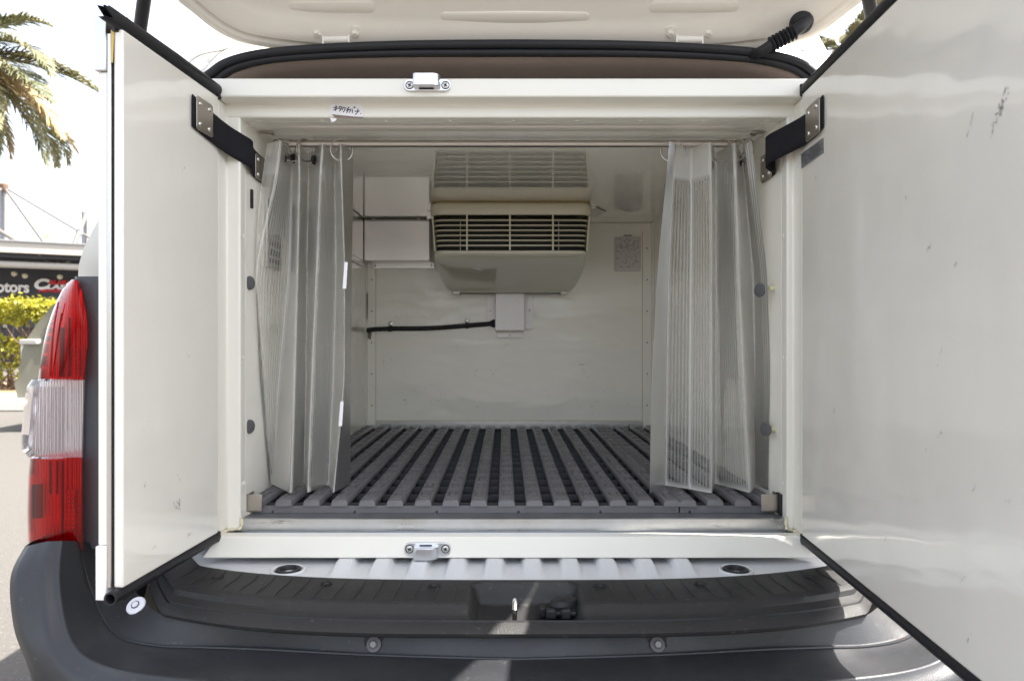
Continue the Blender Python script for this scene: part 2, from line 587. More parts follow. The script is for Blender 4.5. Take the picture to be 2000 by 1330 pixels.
def cr(pts, n):
    """Catmull-Rom through pts, n steps for each span"""
    pts = [Vector(p) for p in pts]
    out = []
    for i in range(len(pts) - 1):
        p0 = pts[max(0, i - 1)]
        p1, p2 = pts[i], pts[i + 1]
        p3 = pts[min(len(pts) - 1, i + 2)]
        for k in range(n):
            t = k / n
            out.append(0.5 * ((2 * p1) + (p2 - p0) * t + (2 * p0 - 5 * p1 + 4 * p2 - p3) * t * t + (3 * p1 - p0 - 3 * p2 + p3) * t ** 3))
    out.append(pts[-1])
    return out


def lerp1(tab, x):
    if x <= tab[0][0]:
        return tab[0][1]
    for (a, b), (c, d) in zip(tab, tab[1:]):
        if x <= c:
            return b + (d - b) * (x - a) / (c - a)
    return tab[-1][1]


def screw(parent, c, axis, r, h, ex=(1, 0, 0), cross=True, material='screw', name='screw'):
    ax = Vector(axis).normalized()
    s = MB().lathe(c, ax, [(r, 0), (r, h * 0.5), (r * 0.8, h)], 14).build(name, material, parent)
    if cross:
        a = Vector(ex)
        a = (a - ax * a.dot(ax)).normalized()
        b = ax.cross(a)
        m = MB()
        c2 = Vector(c) + ax * (h + 0.0002)
        for u, v in ((a + b, a - b), (a - b, a + b)):
            u = u.normalized() * r * 0.62
            v = v.normalized() * r * 0.16
            m.prism([c2 + u + v, c2 + u - v, c2 - u - v, c2 - u + v], ax * 0.0003)
        m.build('cross_slot', 'black', s if parent is not None and parent.parent is None else parent)
    return s


# ================================================================== setting
g = MB()
g.add([(-400, -400, 0), (400, -400, 0), (400, 600, 0), (-400, 600, 0)], [(0, 1, 2, 3)])
g.build('ground', 'tarmac', fixn=False)['kind'] = 'structure'
pv = MB().prism([(-40, 9.6, 0), (-40, 9.63, 0.15), (-40, 10.75, 0.16), (-40, 10.75, 0)], (70, 0, 0)).build('pavement', 'kerb', bevel=0.02)
pv['kind'] = 'structure'
sr = []
for i in range(141):
    x = -40 + i * 0.5
    sr.append([Vector((x, 10.75, 0.10)), Vector((x, 10.9, 0.17 + 0.03 * noise.noise((x, 0, 0)))), Vector((x, 11.2, 0.19 + 0.05 * noise.noise((x, 1, 0)))), Vector((x, 13.2, 0.16)), Vector((x, 13.3, 0.0))])
sb = MB()
sb.grid(sr)
sb.build('soil_bed', 'soil')['kind'] = 'structure'

# ================================================================== delivery van
VX = 0.016                     # van centre line
van = thing('delivery_van', 'white delivery van seen from behind with raised tailgate and dark bumper', 'van', (VX, 3.0, 0))


def mirror(p):
    return Vector((2 * VX - p.x, p.y, p.z))


# body shell: half section (x from centre, z rel. camera)
SEC = [(0.80, -0.78), (0.850, -0.60), (0.872, -0.30), (0.872, 0.10), (0.848, 0.20), (0.775, 0.40), (0.700, 0.58), (0.655, 0.665), (0.56, 0.712), (0.30, 0.742), (0.0, 0.748)]


def section(Y, sx=1.0, dz=0.0, top=1.0):
    L = [V(VX - x * sx, Y, (z * (top if z > 0 else 1)) + dz) for x, z in SEC]
    Rr = [mirror(p) for p in L[:-1]][::-1]
    return L + Rr




def rearY(z):
    return 1.44 + 0.12 * min(1, max(0, (z - 0.2) / 0.4))


def rear(pts):
    return [Vector((p.x, rearY(p.z - ZC), p.z)) for p in pts]


rows = [rear(section(1.56)), section(2.2, 1.005), section(3.4, 1.0), section(3.9, 0.99, 0, 0.97), section(4.4, 0.96, 0, 0.55), section(4.9, 0.92, 0, 0.18), section(5.12, 0.82, -0.05, 0.1)]
b = MB()
b.grid(rows)
n0 = (len(rows) - 1) * len(rows[0])
b.f.append(tuple(n0 + k for k in range(len(rows[0]))))
b.build('body_shell', 'body', van, sharp=50)
for sgn in (-1, 1):
    m = MB()
    ys = [(1.75, 2.55), (2.62, 3.45)]
    for a, c in ys:
        q = []
        for Y, t in ((a, 0), (c, 0), (c - 0.03, 1), (a + 0.08, 1)):
            x, z = (0.826, 0.21) if t == 0 else (0.722, 0.55)
            q.append(V(VX + sgn * x * 1.003, Y, z))
        m.prism(q, (sgn * 0.006, 0, 0.002))
    m.build('side_window', 'winglass', van)
    for Y in (2.05, 4.35):
        wl = MB().lathe(V(VX + sgn * 0.66, Y, -0.70), (sgn, 0, 0), [(0.17, 0), (0.27, 0.01), (0.30, 0.04), (0.30, 0.15), (0.27, 0.185), (0.2, 0.19)], 28).build('wheel', 'tyre', van)
        MB().lathe(V(VX + sgn * 0.66, Y, -0.70), (sgn, 0, 0), [(0.19, 0.186), (0.185, 0.194), (0.06, 0.175), (0.03, 0.18)], 20).build('rim', 'cast', wl)

# opening outline (weatherstrip line), left half, Y ~1.45
OPEN = [(-0.600, 1.43, -0.42), (-0.612, 1.44, -0.1), (-0.612, 1.45, 0.25), (-0.607, 1.45, 0.44)]
OPEN = [V(*p) for p in OPEN] + [P(398, 165, 1.45), P(416, 143, 1.45), P(450, 122, 1.45), P(520, 106, 1.45), P(640, 96, 1.45), P(800, 90, 1.45), P(1000, 88, 1.45)]
OPEN[-1].x = VX
half = cr(OPEN, 6)
full = half + [mirror(p) for p in half[:-1]][::-1]
# ring between opening and shell
SECP = rear([V(VX - x, 1.56, z) for x, z in SEC])
outh = cr(SECP, 12)


def resample(path, n):
    L = [0.0]
    for a, c in zip(path, path[1:]):
        L.append(L[-1] + (c - a).length)
    out = []
    j = 0
    for i in range(n):
        s = L[-1] * i / (n - 1)
        while j < len(L) - 2 and L[j + 1] < s:
            j += 1
        t = (s - L[j]) / max(1e-9, L[j + 1] - L[j])
        out.append(path[j].lerp(path[j + 1], min(1, t)))
    return out


NR = 50
ih = resample(half, NR)
# the outer edge is matched by height so that the ring stays even
oh = []
for i, p in enumerate(ih):
    t = i / (NR - 1)
    if i < NR * 0.46:
        # match height
        best = min(outh, key=lambda q: abs(q.z - (p.z + 0.02 + 0.08 * t)) + (5 if q.x > -0.64 + VX else 0))
        oh.append(best.copy())
    else:
        oh.append(None)
last = max(i for i, q in enumerate(oh) if q is not None)
k0 = min(range(len(outh)), key=lambda k: (outh[k] - oh[last]).length)
rest = resample(outh[k0:], NR - last)
for i in range(last, NR):
    oh[i] = rest[i - last]
rws = []
for i in range(NR):
    a, c = ih[i], oh[i]
    a = a + Vector((0, 0.02, 0))
    up = 0.0
    rws.append([a + Vector((0, 0.05, 0)), a, a.lerp(c, 0.25) + Vector((0, -0.004, 0)), a.lerp(c, 0.5) + Vector((0, 0.006, 0)), a.lerp(c, 0.8) + Vector((0, -0.012, 0)), c + Vector((0, -0.004, 0)), c + Vector((0, 0.02, 0))])
mb = MB()
mb.grid(rws)
mb.build('rear_frame', 'body', van, sharp=60, label='white painted frame round the tailgate opening')
mb = MB()
mb.grid([[mirror(p) for p in r] for r in rws])
mb.build('rear_frame', 'body', van, sharp=60, label='white painted frame round the tailgate opening')
# seam sealant lines on the frame corners
for mir in (False, True):
    pts = [P(355, 150, 1.515), P(372, 120, 1.518), P(395, 106, 1.518), P(430, 99, 1.518), P(458, 91, 1.515)]
    pts = cr(pts, 5)
    if mir:
        pts = [mirror(p) for p in pts]
    MB().tube(pts, 0.0022, 6).build('seam', 'body', van)

# weatherstrip: two rubber beads
ws = MB()
ws.tube([p + Vector((0, -0.004, 0)) for p in full], 0.0088, 10)
cen = Vector((VX, 1.45, ZC + 0.1))
ws.tube([p + (cen - p).normalized() * 0.0142 + Vector((0, 0.003, 0)) for p in full], 0.0072, 10)
ws.build('weatherstrip', 'rubber', van, sharp=80)
# headliner rolling back into the van
hr = []
for p in resample(full[len(half) - 44:len(half) + 43], 40):
    d = (cen - p).normalized()
    q = p + d * 0.020
    hr.append([q + Vector((0, 0.012, 0)), q + d * 0.007 + Vector((0, 0.018, 0)), q + d * 0.012 + Vector((0, 0.045, 0)), q + d * 0.020 + Vector((0, 0.12, 0)), q + d * 0.030 + Vector((0, 0.4, 0)), q + Vector((0, 1.4, 0))])
mb = MB()
mb.grid(hr)
mb.build('headliner', 'head', van, sharp=80)
for px, py in ((1006, 122), (1060, 124)):
    c = P(px, py - 6, 1.50)
    MB().lathe(c, (0, -1, -0.4), [(0.010, 0), (0.008, 0.0015)], 14, sy=0.6).build('headliner_clip', 'head', van)

# ---- sill panel of the van floor: pale grey, ribs running in depth
def cX(x):
    a = abs(x - VX)
    return 0.085 * (a / 0.6) ** 3.4 + (0.9 * max(0, a - 0.585) if a > 0.585 else 0)


rows = []
xs = [(-0.66 + 1.32 * i / 264) + VX for i in range(265)]
ribs = [VX - 0.3155 + 0.0702 * k for k in range(10)]
for x in xs:
    h = 0.0
    for rx in ribs:
        d = abs(x - rx)
        h = max(h, min(1, max(0, (0.0215 - d) / 0.008)))
    h = h * h * (3 - 2 * h)
    col = []
    for t in range(13):
        Y = 1.252 + cX(x) + 0.25 * (t / 12)
        fade = min(1, max(0, (t - 1.2) / 2.2))
        fade = fade * fade * (3 - 2 * fade)
        col.append(V(x, Y, -0.432 + 0.013 * h * fade + 0.0006 * noise.noise((x * 30, Y * 30, 0))))
    rows.append([col[0] + Vector((0, 0, -0.03))] + col)
mb = MB()
mb.grid(rows)
mb.build('cargo_sill', 'sill', van, sharp=60, label='pale grey ribbed metal floor edge under the insulated box')
for px in (563, 1437):
    c = P(px, 1114, 1.322)
    c.z = ZC - 0.4305
    gm = MB()
    gm.lathe(c, (0, 0, 1), [(0.0225, -0.004), (0.0235, 0.002), (0.0215, 0.0045), (0.0165, 0.004), (0.0145, -0.001), (0.006, -0.0015)], 24)
    gm.build('grommet', 'rubber', van)
    MB().torus(c, (1, 0, 0), (0, 1, 0), 0.029, 0.0035, 28, 8).build('grommet_seat', 'sill', van)

# ---- scuff plate: section swept along the curved van tail
SC = [(1.262, -0.4315), (1.257, -0.4255), (1.250, -0.4235), (1.205, -0.4255), (1.166, -0.4290), (1.156, -0.4335), (1.150, -0.4420), (1.139, -0.4460), (1.133, -0.4475), (1.131, -0.4515), (1.128, -0.4520), (1.126, -0.4480), (1.114, -0.4530), (1.107, -0.4585), (1.109, -0.4640), (1.125, -0.4720)]
NX = 150
SX0, SX1 = VX - 0.672, VX + 0.672
CUPX0, CUPX1 = P(912, 1180, 1.18).x, P(1140, 1180, 1.18).x


def cup(x, Y):
    """depth of the latch pocket"""
    ex = min(1, max(0, (x - CUPX0) / 0.024), max(0, (CUPX1 - x) / 0.024))
    ey = min(1, max(0, (1.240 - Y) / 0.018), max(0, (Y - 1.136) / 0.004))
    s = max(0.0, 1 - math.hypot(1 - ex, 1 - ey))
    return 0.033 * s * s * (3 - 2 * s)


SC2 = []
for (a, b_), (c, d) in zip(SC, SC[1:]):
    n = 9 if abs(a - c) > 0.02 else 1
    for k in range(n):
        SC2.append((a + (c - a) * k / n, b_ + (d - b_) * k / n))
SC2.append(SC[-1])
rows = []
xl = [SX0 + (SX1 - SX0) * i / NX for i in range(NX + 1)]
xl += [CUPX0 + k * 0.0025 for k in range(0, 12)] + [CUPX1 - k * 0.0025 for k in range(0, 12)]
xl = sorted(set(round(x, 5) for x in xl))
for x in xl:
    a = abs(x - VX)
    e = max(0, (a - 0.60) / 0.072)
    col = []
    for Y, z in SC2:
        c = cX(x) * (1.0 if Y > 1.15 else 1.05)
        col.append(V(x, Y + c, z - cup(x, Y)))
    rows.append(col)
mb = MB()
mb.grid(rows)
mb.build('scuff_plate', 'plastic', van, sharp=40, label='grained black plastic scuff plate with latch pocket')
SP = bpy.data.objects['scuff_plate']
for i in range(-18, 19):
    x = VX + i * 0.0325
    if CUPX0 - 0.01 < x < CUPX1 + 0.01:
        continue
    sk = 0.010 * (x - VX) / 0.6
    pts = [V(x - sk * 0, 1.243 + cX(x), -0.4232), V(x, 1.215 + cX(x), -0.4244), V(x + sk, 1.185 + cX(x + sk), -0.4266), V(x + sk * 1.3, 1.170 + cX(x + sk), -0.4286)]
    MB().tube(pts, [0.0016, 0.0020, 0.0020, 0.0014], 6, flat=0.7).build('rib', 'plastic', SP)
for px, py in ((425, 1137), (637, 1147), (848, 1153), (1172, 1153), (1368, 1147), (1582, 1135)):
    x0 = (px - CX) / F * 1.21
    Yh = 1.222 + cX(x0)
    x0 = (px - CX) / F * Yh
    c = V(x0, Yh, -0.4238)
    hl = MB().lathe(c, (0, 0, 1), [(0.0105, -0.002), (0.0105, 0.0008), (0.0085, 0.0012), (0.0075, -0.0002), (0.003, -0.0004)], 16).build('screw_hole', 'black', SP)
    MB().lathe(c, (0, 0, 1), [(0.0055, -0.001), (0.0048, 0.0012)], 12).build('screw_head', 'plastic', SP)

# latch parts in the pocket
c = P(1005, 1190, 1.15)
st = MB()
st.tube([V(c.x, 1.150, -0.470), V(c.x, 1.147, -0.452), V(c.x, 1.143, -0.434), V(c.x + 0.0005, 1.152, -0.428), V(c.x + 0.0005, 1.17, -0.430)], 0.0040, 10)
st.build('latch_striker', 'chrome', van)
bt = MB()
bx = P(1090, 1185, 1.165)
bt.box((bx.x - 0.018, 1.158, ZC - 0.452), (bx.x + 0.030, 1.20, ZC - 0.444))
bt.build('latch_catch', 'rubber', van, bevel=0.003)
bo = bpy.data.objects['latch_catch']
MB().lathe(Vector((bx.x + 0.012, 1.19, ZC - 0.448)), (0, 0.1, 1), [(0.028, 0), (0.029, 0.006), (0.024, 0.013), (0.010, 0.016)], 20, sy=0.72).build('catch_cap', 'rubber', bo)
for k in (-0.012, 0.012):
    MB().box((bx.x + k - 0.008, 1.150, ZC - 0.454), (bx.x + k + 0.008, 1.163, ZC - 0.438)).build('catch_tooth', 'rubber', bo, bevel=0.003)
MB().box((bx.x - 0.030, 1.165, ZC - 0.456), (bx.x - 0.020, 1.19, ZC - 0.440)).build('catch_tooth', 'rubber', bo, bevel=0.002)

# ---- bumper: lofted from the corner horn round the tail
LB = {
 'p0': [(186, 1060, 1.350), (200, 1110, 1.350), (235, 1142, 1.350), (264, 1155, 1.320), (292, 1184, 1.250), (330, 1206, 1.195), (400, 1216, 1.170), (515, 1220, 1.155), (735, 1230, 1.142), (1000, 1234, 1.135)],
 'p1': [(156, 1058, 1.310), (170, 1120, 1.285), (190, 1174, 1.255), (213, 1218, 1.225), (246, 1245, 1.198), (313, 1258, 1.175), (400, 1261, 1.160), (515, 1265, 1.150), (735, 1276, 1.130), (1000, 1284, 1.118)],
 'p2': [(150, 1056, 1.285), (158, 1120, 1.255), (172, 1185, 1.225), (190, 1235, 1.195), (228, 1266, 1.168), (300, 1285, 1.140), (395, 1292, 1.118), (515, 1298, 1.095), (735, 1310, 1.070), (1000, 1316, 1.060)],
 'p3': [(122, 1056, 1.255), (116, 1125, 1.205), (124, 1200, 1.175), (142, 1255, 1.145), (180, 1290, 1.118), (255, 1312, 1.085), (370, 1326, 1.058), (510, 1338, 1.035), (735, 1350, 1.015), (1000, 1356, 1.005)],
 'p4': [(92, 1057, 1.255), (70, 1118, 1.205), (76, 1205, 1.168), (92, 1272, 1.135), (130, 1330, 1.105), (215, 1368, 1.068), (340, 1392, 1.035), (500, 1408, 1.010), (735, 1420, 0.992), (1000, 1426, 0.985)],
 'p5': [(62, 1058, 1.290), (36, 1118, 1.245), (36, 1205, 1.215), (48, 1275, 1.190), (78, 1360, 1.155), (165, 1450, 1.090), (310, 1500, 1.040), (490, 1525, 1.010), (735, 1540, 0.985), (1000, 1545, 0.980)],
}
P6 = [(-0.838, 1.60, -0.36), (-0.842, 1.60, -0.44), (-0.842, 1.55, -0.54), (-0.838, 1.45, -0.66), (-0.815, 1.30, -0.75), (-0.74, 1.16, -0.78), (-0.60, 1.07, -0.79), (-0.40, 1.02, -0.79), (-0.20, 0.995, -0.79), (0.0, 0.99, -0.79)]
lines = []
for k in ('p0', 'p1', 'p2', 'p3', 'p4', 'p5'):
    pts = [P(*p) for p in LB[k]]
    pts[-1].x = VX
    lines.append(cr(pts, 8))
lines.append(cr([V(VX + x, y, z) for x, y, z in P6], 8))
lines.append([p + Vector((0.02 * (1 if p.x < VX else 0), 0.06, -0.03)) for p in lines[-1]])
ns = len(lines[0])
rows = []
for i in range(ns):
    st_ = [lines[k][i] for k in range(len(lines))]
    # smooth across the section, with the inner edge kept crisp
    sec = [st_[0], st_[1] + (st_[0] - st_[1]) * 0.06, st_[1], st_[1] + (st_[2] - st_[1]) * 0.12]
    q3 = st_[3]
    sm = cr(st_[1:3] + [q3.lerp(st_[2], 0.22), q3, q3.lerp(st_[4], 0.22)] + st_[4:], 4)
    sec += sm[2:]
    rows.append(sec)
rows = rows + [[mirror(p) for p in r] for r in rows[:-1]][::-1]
mb = MB()
mb.grid(rows)
mb.build('bumper', 'bumper', van, sharp=60, label='dark grey plastic rear bumper with a step')
BU = bpy.data.objects['bumper']
from mathutils.bvhtree import BVHTree
BVH = BVHTree.FromPolygons(mb.v, mb.f)


def on_bumper(px, py):
    d = (P(px, py, 1.0) - Vector((0, 0, ZC))).normalized()
    h = BVH.ray_cast(Vector((0, 0, ZC)), d)
    n = h[1]
    if n.dot(d) > 0:
        n = -n
    return h[0], n


# double groove line on the inner edge
for s in (False, True):
    pts = [p.lerp(q, 0.10) + Vector((0, -0.002, 0.001)) for p, q in zip(lines[1], lines[2])]
    if s:
        pts = [mirror(p) for p in pts]
    MB().tube(pts, 0.0022, 6).build('edge_bead', 'bumper', BU)
for px, py in ((731, 1258), (1283, 1258)):
    c, ax = on_bumper(px, py)
    ax = (ax + Vector((0, -0.5, 0.3))).normalized()
    c = c + ax * 0.003
    MB().prism([c + Vector((-0.017, 0.004, -0.018)), c + Vector((0.017, 0.004, -0.018)), c + Vector((0.015, 0.008, 0.016)), c + Vector((-0.015, 0.008, 0.016))], ax * 0.003).build('bolt_tab', 'plastic', BU, bevel=0.003)
    bt = MB().lathe(c, ax, [(0.0115, 0), (0.0115, 0.002), (0.007, 0.003)], 18).build('washer_bolt', 'inkgrey', BU)
    MB().lathe(c + ax * 0.003, ax, [(0.0062, 0), (0.0062, 0.004), (0.005, 0.005)], 6).build('bolt_head', 'screw2', BU)
c, ax = on_bumper(268, 1185)
ax = (ax + Vector((0.1, -0.6, 0.2))).normalized()
c = c + ax * 0.006
MB().lathe(c - ax * 0.004, ax, [(0.0165, 0), (0.0165, 0.004), (0.0150, 0.0055), (0.007, 0.006)], 24).build('push_fastener', 'paper', BU, label='white round plastic fastener on the bumper corner')
MB().lathe(c + ax * 0.002, ax, [(0.0075, 0), (0.0075, 0.0012)], 8).build('fastener_slot', 'inkgrey', BU)
MB().lathe(c + ax * 0.0022, ax, [(0.0055, 0), (0.0055, 0.0018)], 8).build('fastener_pin', 'paper', BU)

# ---- pillar trim and tail lights
for mir in (False, True):
    def mm(p):
        return mirror(p) if mir else p
    rowsT = []
    for y, xl_, xr_ in ((540, 150, 205), (552, 150, 205), (600, 160, 205), (640, 170, 205), (700, 160, 205), (800, 156, 205), (950, 154, 205), (1058, 152, 205), (1072, 152, 205)):
        rowsT.append([mm(P(xl_ - 4, y, 1.40)), mm(P(xl_, y, 1.335)), mm(P((xl_ + xr_) / 2, y, 1.335)), mm(P(xr_, y, 1.345)), mm(P(xr_ + 60, y, 1.42))])
    m = MB()
    m.grid(rowsT)
    m.build('pillar_trim', 'trim', van, sharp=40, label='dark grey plastic pillar trim beside the tail light')

    def lens_rows(tab, n=13, bulge=0.018, ny=14, y0=None, y1=None, back=1.47, off=0.0):
        ya = y0 if y0 is not None else tab[0][0]
        yb = y1 if y1 is not None else tab[-1][0]
        out = []
        for j in range(ny):
            y = ya + (yb - ya) * j / (ny - 1)
            xl_ = lerp1([(t[0], t[1]) for t in tab], y)
            xr_ = lerp1([(t[0], t[2]) for t in tab], y)
            row = [P(xr_, y, 1.345 + off)]
            for i in range(n):
                u = i / (n - 1)
                px = xr_ + (xl_ - xr_) * u
                Yd = 1.300 + off - bulge * math.sin(math.pi * min(1, u * 0.8 + 0.12)) + 0.030 * u ** 3
                row.append(P(px, y, Yd))
            e = row[-1]
            row.append(Vector((e.x - 0.006, e.y + 0.05, e.z)))
            row.append(Vector((e.x - 0.010, back, e.z)))
            out.append([mm(p) for p in row])
        return out

    def lens_part(tab, name, material, ny=16, **kw):
        rr = lens_rows(tab, ny=ny, **kw)
        m = MB()
        m.grid(rr)
        return m
    UP = [(546, 140, 152), (552, 131, 156), (565, 122, 161), (585, 112, 166), (610, 102, 171), (640, 92, 174), (670, 85, 174), (705, 79, 170), (742, 74, 166)]
    MID = [(741, 62, 166), (750, 54, 166), (775, 48, 165), (820, 44, 164), (865, 40, 163), (880, 42, 162), (888, 48, 162), (893, 54, 162)]
    LOW = [(893, 58, 162), (930, 54, 162), (1000, 52, 163), (1045, 53, 163), (1062, 54, 163), (1074, 55, 163)]
    TL = MB()
    # housing behind the lenses
    hs = lens_rows([(548, 140, 152), (565, 124, 160), (610, 104, 168), (670, 88, 171), (740, 78, 163), (893, 60, 160), (1074, 58, 160)], ny=22, off=0.030, bulge=0.012)
    h = MB()
    h.grid(hs)
    TLO = h.build('tail_light', 'lampback', van, sharp=60, label='tall tail light with red upper, clear middle and red lower lens')
    for tab, mt, nm, lb, ny in ((UP, 'redlens', 'red_lens', 'red upper lens', 20), (MID, 'clearlens', 'clear_lens', 'clear ribbed middle lens', 12), (LOW, 'redlens', 'red_lens', 'red lower lens', 14)):
        o = lens_part(tab, nm, mt, ny=ny).build(nm, mt, TLO, sharp=70, label=lb)
    # ribs inside the clear lens, reflector steps inside the red ones
    for i in range(9):
        px = 66 + i * 7.2
        pts = [P(px, y, 1.292 + 0.002 * abs(i - 4)) for y in (755, 800, 850, 884)]
        MB().tube([mm(p) for p in pts], 0.0016, 6).build('lens_rib', 'clearlens', TLO)
    for j in range(9):
        y = 958 + j * 8.5
        MB().box(tuple(min(a, c) for a, c in zip(mm(P(128, y, 1.305)), mm(P(152, y + 4.5, 1.312)))), tuple(max(a, c) for a, c in zip(mm(P(128, y, 1.305)), mm(P(152, y + 4.5, 1.312))))).build('reflector_step', 'lampback', TLO)
    for j in range(7):
        y = 680 + j * 8.5
        MB().box(tuple(min(a, c) for a, c in zip(mm(P(140, y, 1.308)), mm(P(158, y + 4.5, 1.315)))), tuple(max(a, c) for a, c in zip(mm(P(140, y, 1.308)), mm(P(158, y + 4.5, 1.315))))).build('reflector_step', 'lampback', TLO)
    for x0_, x1_, y0_, y1_ in ((116, 126, 640, 736), (134, 138, 620, 736), (62, 84, 945, 1012), (96, 101, 900, 965), (110, 114, 900, 965), (121, 125, 900, 1050)):
        qa, qb = mm(P(x0_, y1_, 1.312)), mm(P(x1_, y0_, 1.318))
        MB().box((min(qa.x, qb.x), 1.312, qa.z), (max(qa.x, qb.x), 1.318, qb.z)).build('lamp_divider', 'lamphouse', TLO)
    for k in range(5):
        x0 = 100 + k * 9
        pts = [P(x0 + 14 - k * 2, 590 + k * 22, 1.297), P(x0 + 4, 650 + k * 10, 1.295), P(x0 - 2, 735, 1.295)]
        MB().tube([mm(p) for p in cr(pts, 4)], 0.0014, 6).build('lens_rib', 'redlens', TLO)
    pts = [P(60, 893, 1.283), P(100, 894, 1.272), P(160, 892, 1.298)]
    MB().tube([mm(p) for p in cr(pts, 4)], 0.002, 6).build('lens_seam', 'clearlens', TLO)
    pts = [P(72, 742, 1.283), P(110, 742, 1.272), P(164, 742, 1.298)]
    MB().tube([mm(p) for p in cr(pts, 4)], 0.002, 6).build('lens_seam', 'clearlens', TLO)

# ---- tailgate, raised over the camera
HX = 0.030                     # centre line of the tailgate
HT = 0.64                      # rise per metre towards the camera
def hz(Y):
    return 0.592 + (1.475 - Y) * HT


HW = [(1.492, 0.31), (1.486, 0.43), (1.477, 0.513), (1.469, 0.561), (1.458, 0.590), (1.44, 0.616), (1.41, 0.644), (1.38, 0.668), (1.30, 0.690), (1.15, 0.684), (1.0, 0.672), (0.85, 0.66), (0.70, 0.64), (0.64, 0.60), (0.62, 0.50)]


def hatch_row(inset, dz, ycut=0.0):
    L = []
    for Y, x in HW:
        yy = min(Y - inset * (1 if Y > 1.35 else 0), Y) + (inset if Y < 0.68 else 0)
        L.append(V(HX - (x - inset), yy, hz(yy) + dz))
    return L


def hatch_ring(inset, dz):
    L = cr([V(HX, HW[0][0] - inset + 0.004, hz(HW[0][0] - inset) + dz)] + hatch_row(inset, dz) + [V(HX, 0.615 + inset, hz(0.615 + inset) + dz)], 3)
    return L


prof = [(0.0, 0.055), (-0.004, 0.020), (0.0, 0.004), (0.006, 0.0), (0.014, 0.0), (0.016, 0.006), (0.020, 0.006), (0.022, 0.0), (0.034, 0.002), (0.048, 0.016), (0.060, 0.020), (0.09, 0.021), (0.20, 0.021)]
rings = [hatch_ring(i, z) for i, z in prof]
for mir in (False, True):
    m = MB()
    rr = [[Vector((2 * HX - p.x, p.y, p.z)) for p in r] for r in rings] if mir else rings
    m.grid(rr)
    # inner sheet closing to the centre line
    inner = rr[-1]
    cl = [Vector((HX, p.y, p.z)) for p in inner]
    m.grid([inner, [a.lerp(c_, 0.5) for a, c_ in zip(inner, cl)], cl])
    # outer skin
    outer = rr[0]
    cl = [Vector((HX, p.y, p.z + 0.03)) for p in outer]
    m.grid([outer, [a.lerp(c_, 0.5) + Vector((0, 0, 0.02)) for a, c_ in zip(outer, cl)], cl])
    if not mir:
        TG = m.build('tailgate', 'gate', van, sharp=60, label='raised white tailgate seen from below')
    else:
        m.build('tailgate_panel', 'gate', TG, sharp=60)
def on_hatch(px, py, dz=0.021):
    """point of the tailgate underside seen at px, py"""
    k = (CY - py) / F
    Y = (0.592 + dz + 1.475 * HT) / (k + HT)
    return P(px, py, Y)


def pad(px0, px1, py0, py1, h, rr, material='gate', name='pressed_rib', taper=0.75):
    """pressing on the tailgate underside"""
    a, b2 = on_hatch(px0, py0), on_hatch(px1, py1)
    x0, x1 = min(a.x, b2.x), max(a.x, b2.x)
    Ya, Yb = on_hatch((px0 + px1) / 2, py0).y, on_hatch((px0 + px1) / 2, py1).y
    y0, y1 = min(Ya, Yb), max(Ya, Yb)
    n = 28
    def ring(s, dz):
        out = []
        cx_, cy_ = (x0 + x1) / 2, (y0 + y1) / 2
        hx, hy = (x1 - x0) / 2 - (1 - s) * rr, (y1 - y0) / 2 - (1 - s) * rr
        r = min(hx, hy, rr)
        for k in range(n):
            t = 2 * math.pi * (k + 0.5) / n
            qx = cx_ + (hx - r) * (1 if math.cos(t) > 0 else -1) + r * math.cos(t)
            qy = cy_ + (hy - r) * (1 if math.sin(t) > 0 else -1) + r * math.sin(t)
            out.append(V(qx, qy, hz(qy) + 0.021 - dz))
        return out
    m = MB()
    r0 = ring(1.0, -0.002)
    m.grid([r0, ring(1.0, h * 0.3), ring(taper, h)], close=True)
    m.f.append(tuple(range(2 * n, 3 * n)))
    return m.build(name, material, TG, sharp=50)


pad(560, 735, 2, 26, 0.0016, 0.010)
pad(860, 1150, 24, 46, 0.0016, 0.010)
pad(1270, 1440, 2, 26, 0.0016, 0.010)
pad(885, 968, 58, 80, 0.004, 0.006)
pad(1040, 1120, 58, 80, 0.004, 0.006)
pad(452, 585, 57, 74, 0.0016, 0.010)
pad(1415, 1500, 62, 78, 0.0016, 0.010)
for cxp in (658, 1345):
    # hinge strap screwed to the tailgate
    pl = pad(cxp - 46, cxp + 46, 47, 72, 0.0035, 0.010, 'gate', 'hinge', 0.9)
    for dx in (-37, 37):
        c = on_hatch(cxp + dx, 61, 0.018)
        ax = Vector((0, -HT, -1)).normalized()
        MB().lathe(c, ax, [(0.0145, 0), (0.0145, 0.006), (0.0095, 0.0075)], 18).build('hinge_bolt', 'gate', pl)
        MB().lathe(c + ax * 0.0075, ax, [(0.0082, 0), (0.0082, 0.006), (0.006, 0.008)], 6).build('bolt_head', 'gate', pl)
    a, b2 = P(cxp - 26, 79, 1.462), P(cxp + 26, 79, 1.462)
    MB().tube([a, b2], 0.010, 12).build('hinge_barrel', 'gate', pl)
    for s in (-1, 1):
        q = P(cxp + s * 25, 80, 1.462)
        MB().box((q.x - 0.002, 1.452, q.z - 0.012), (q.x + 0.002, 1.485, q.z + 0.014)).build('hinge_ear', 'gate', pl, bevel=0.001)
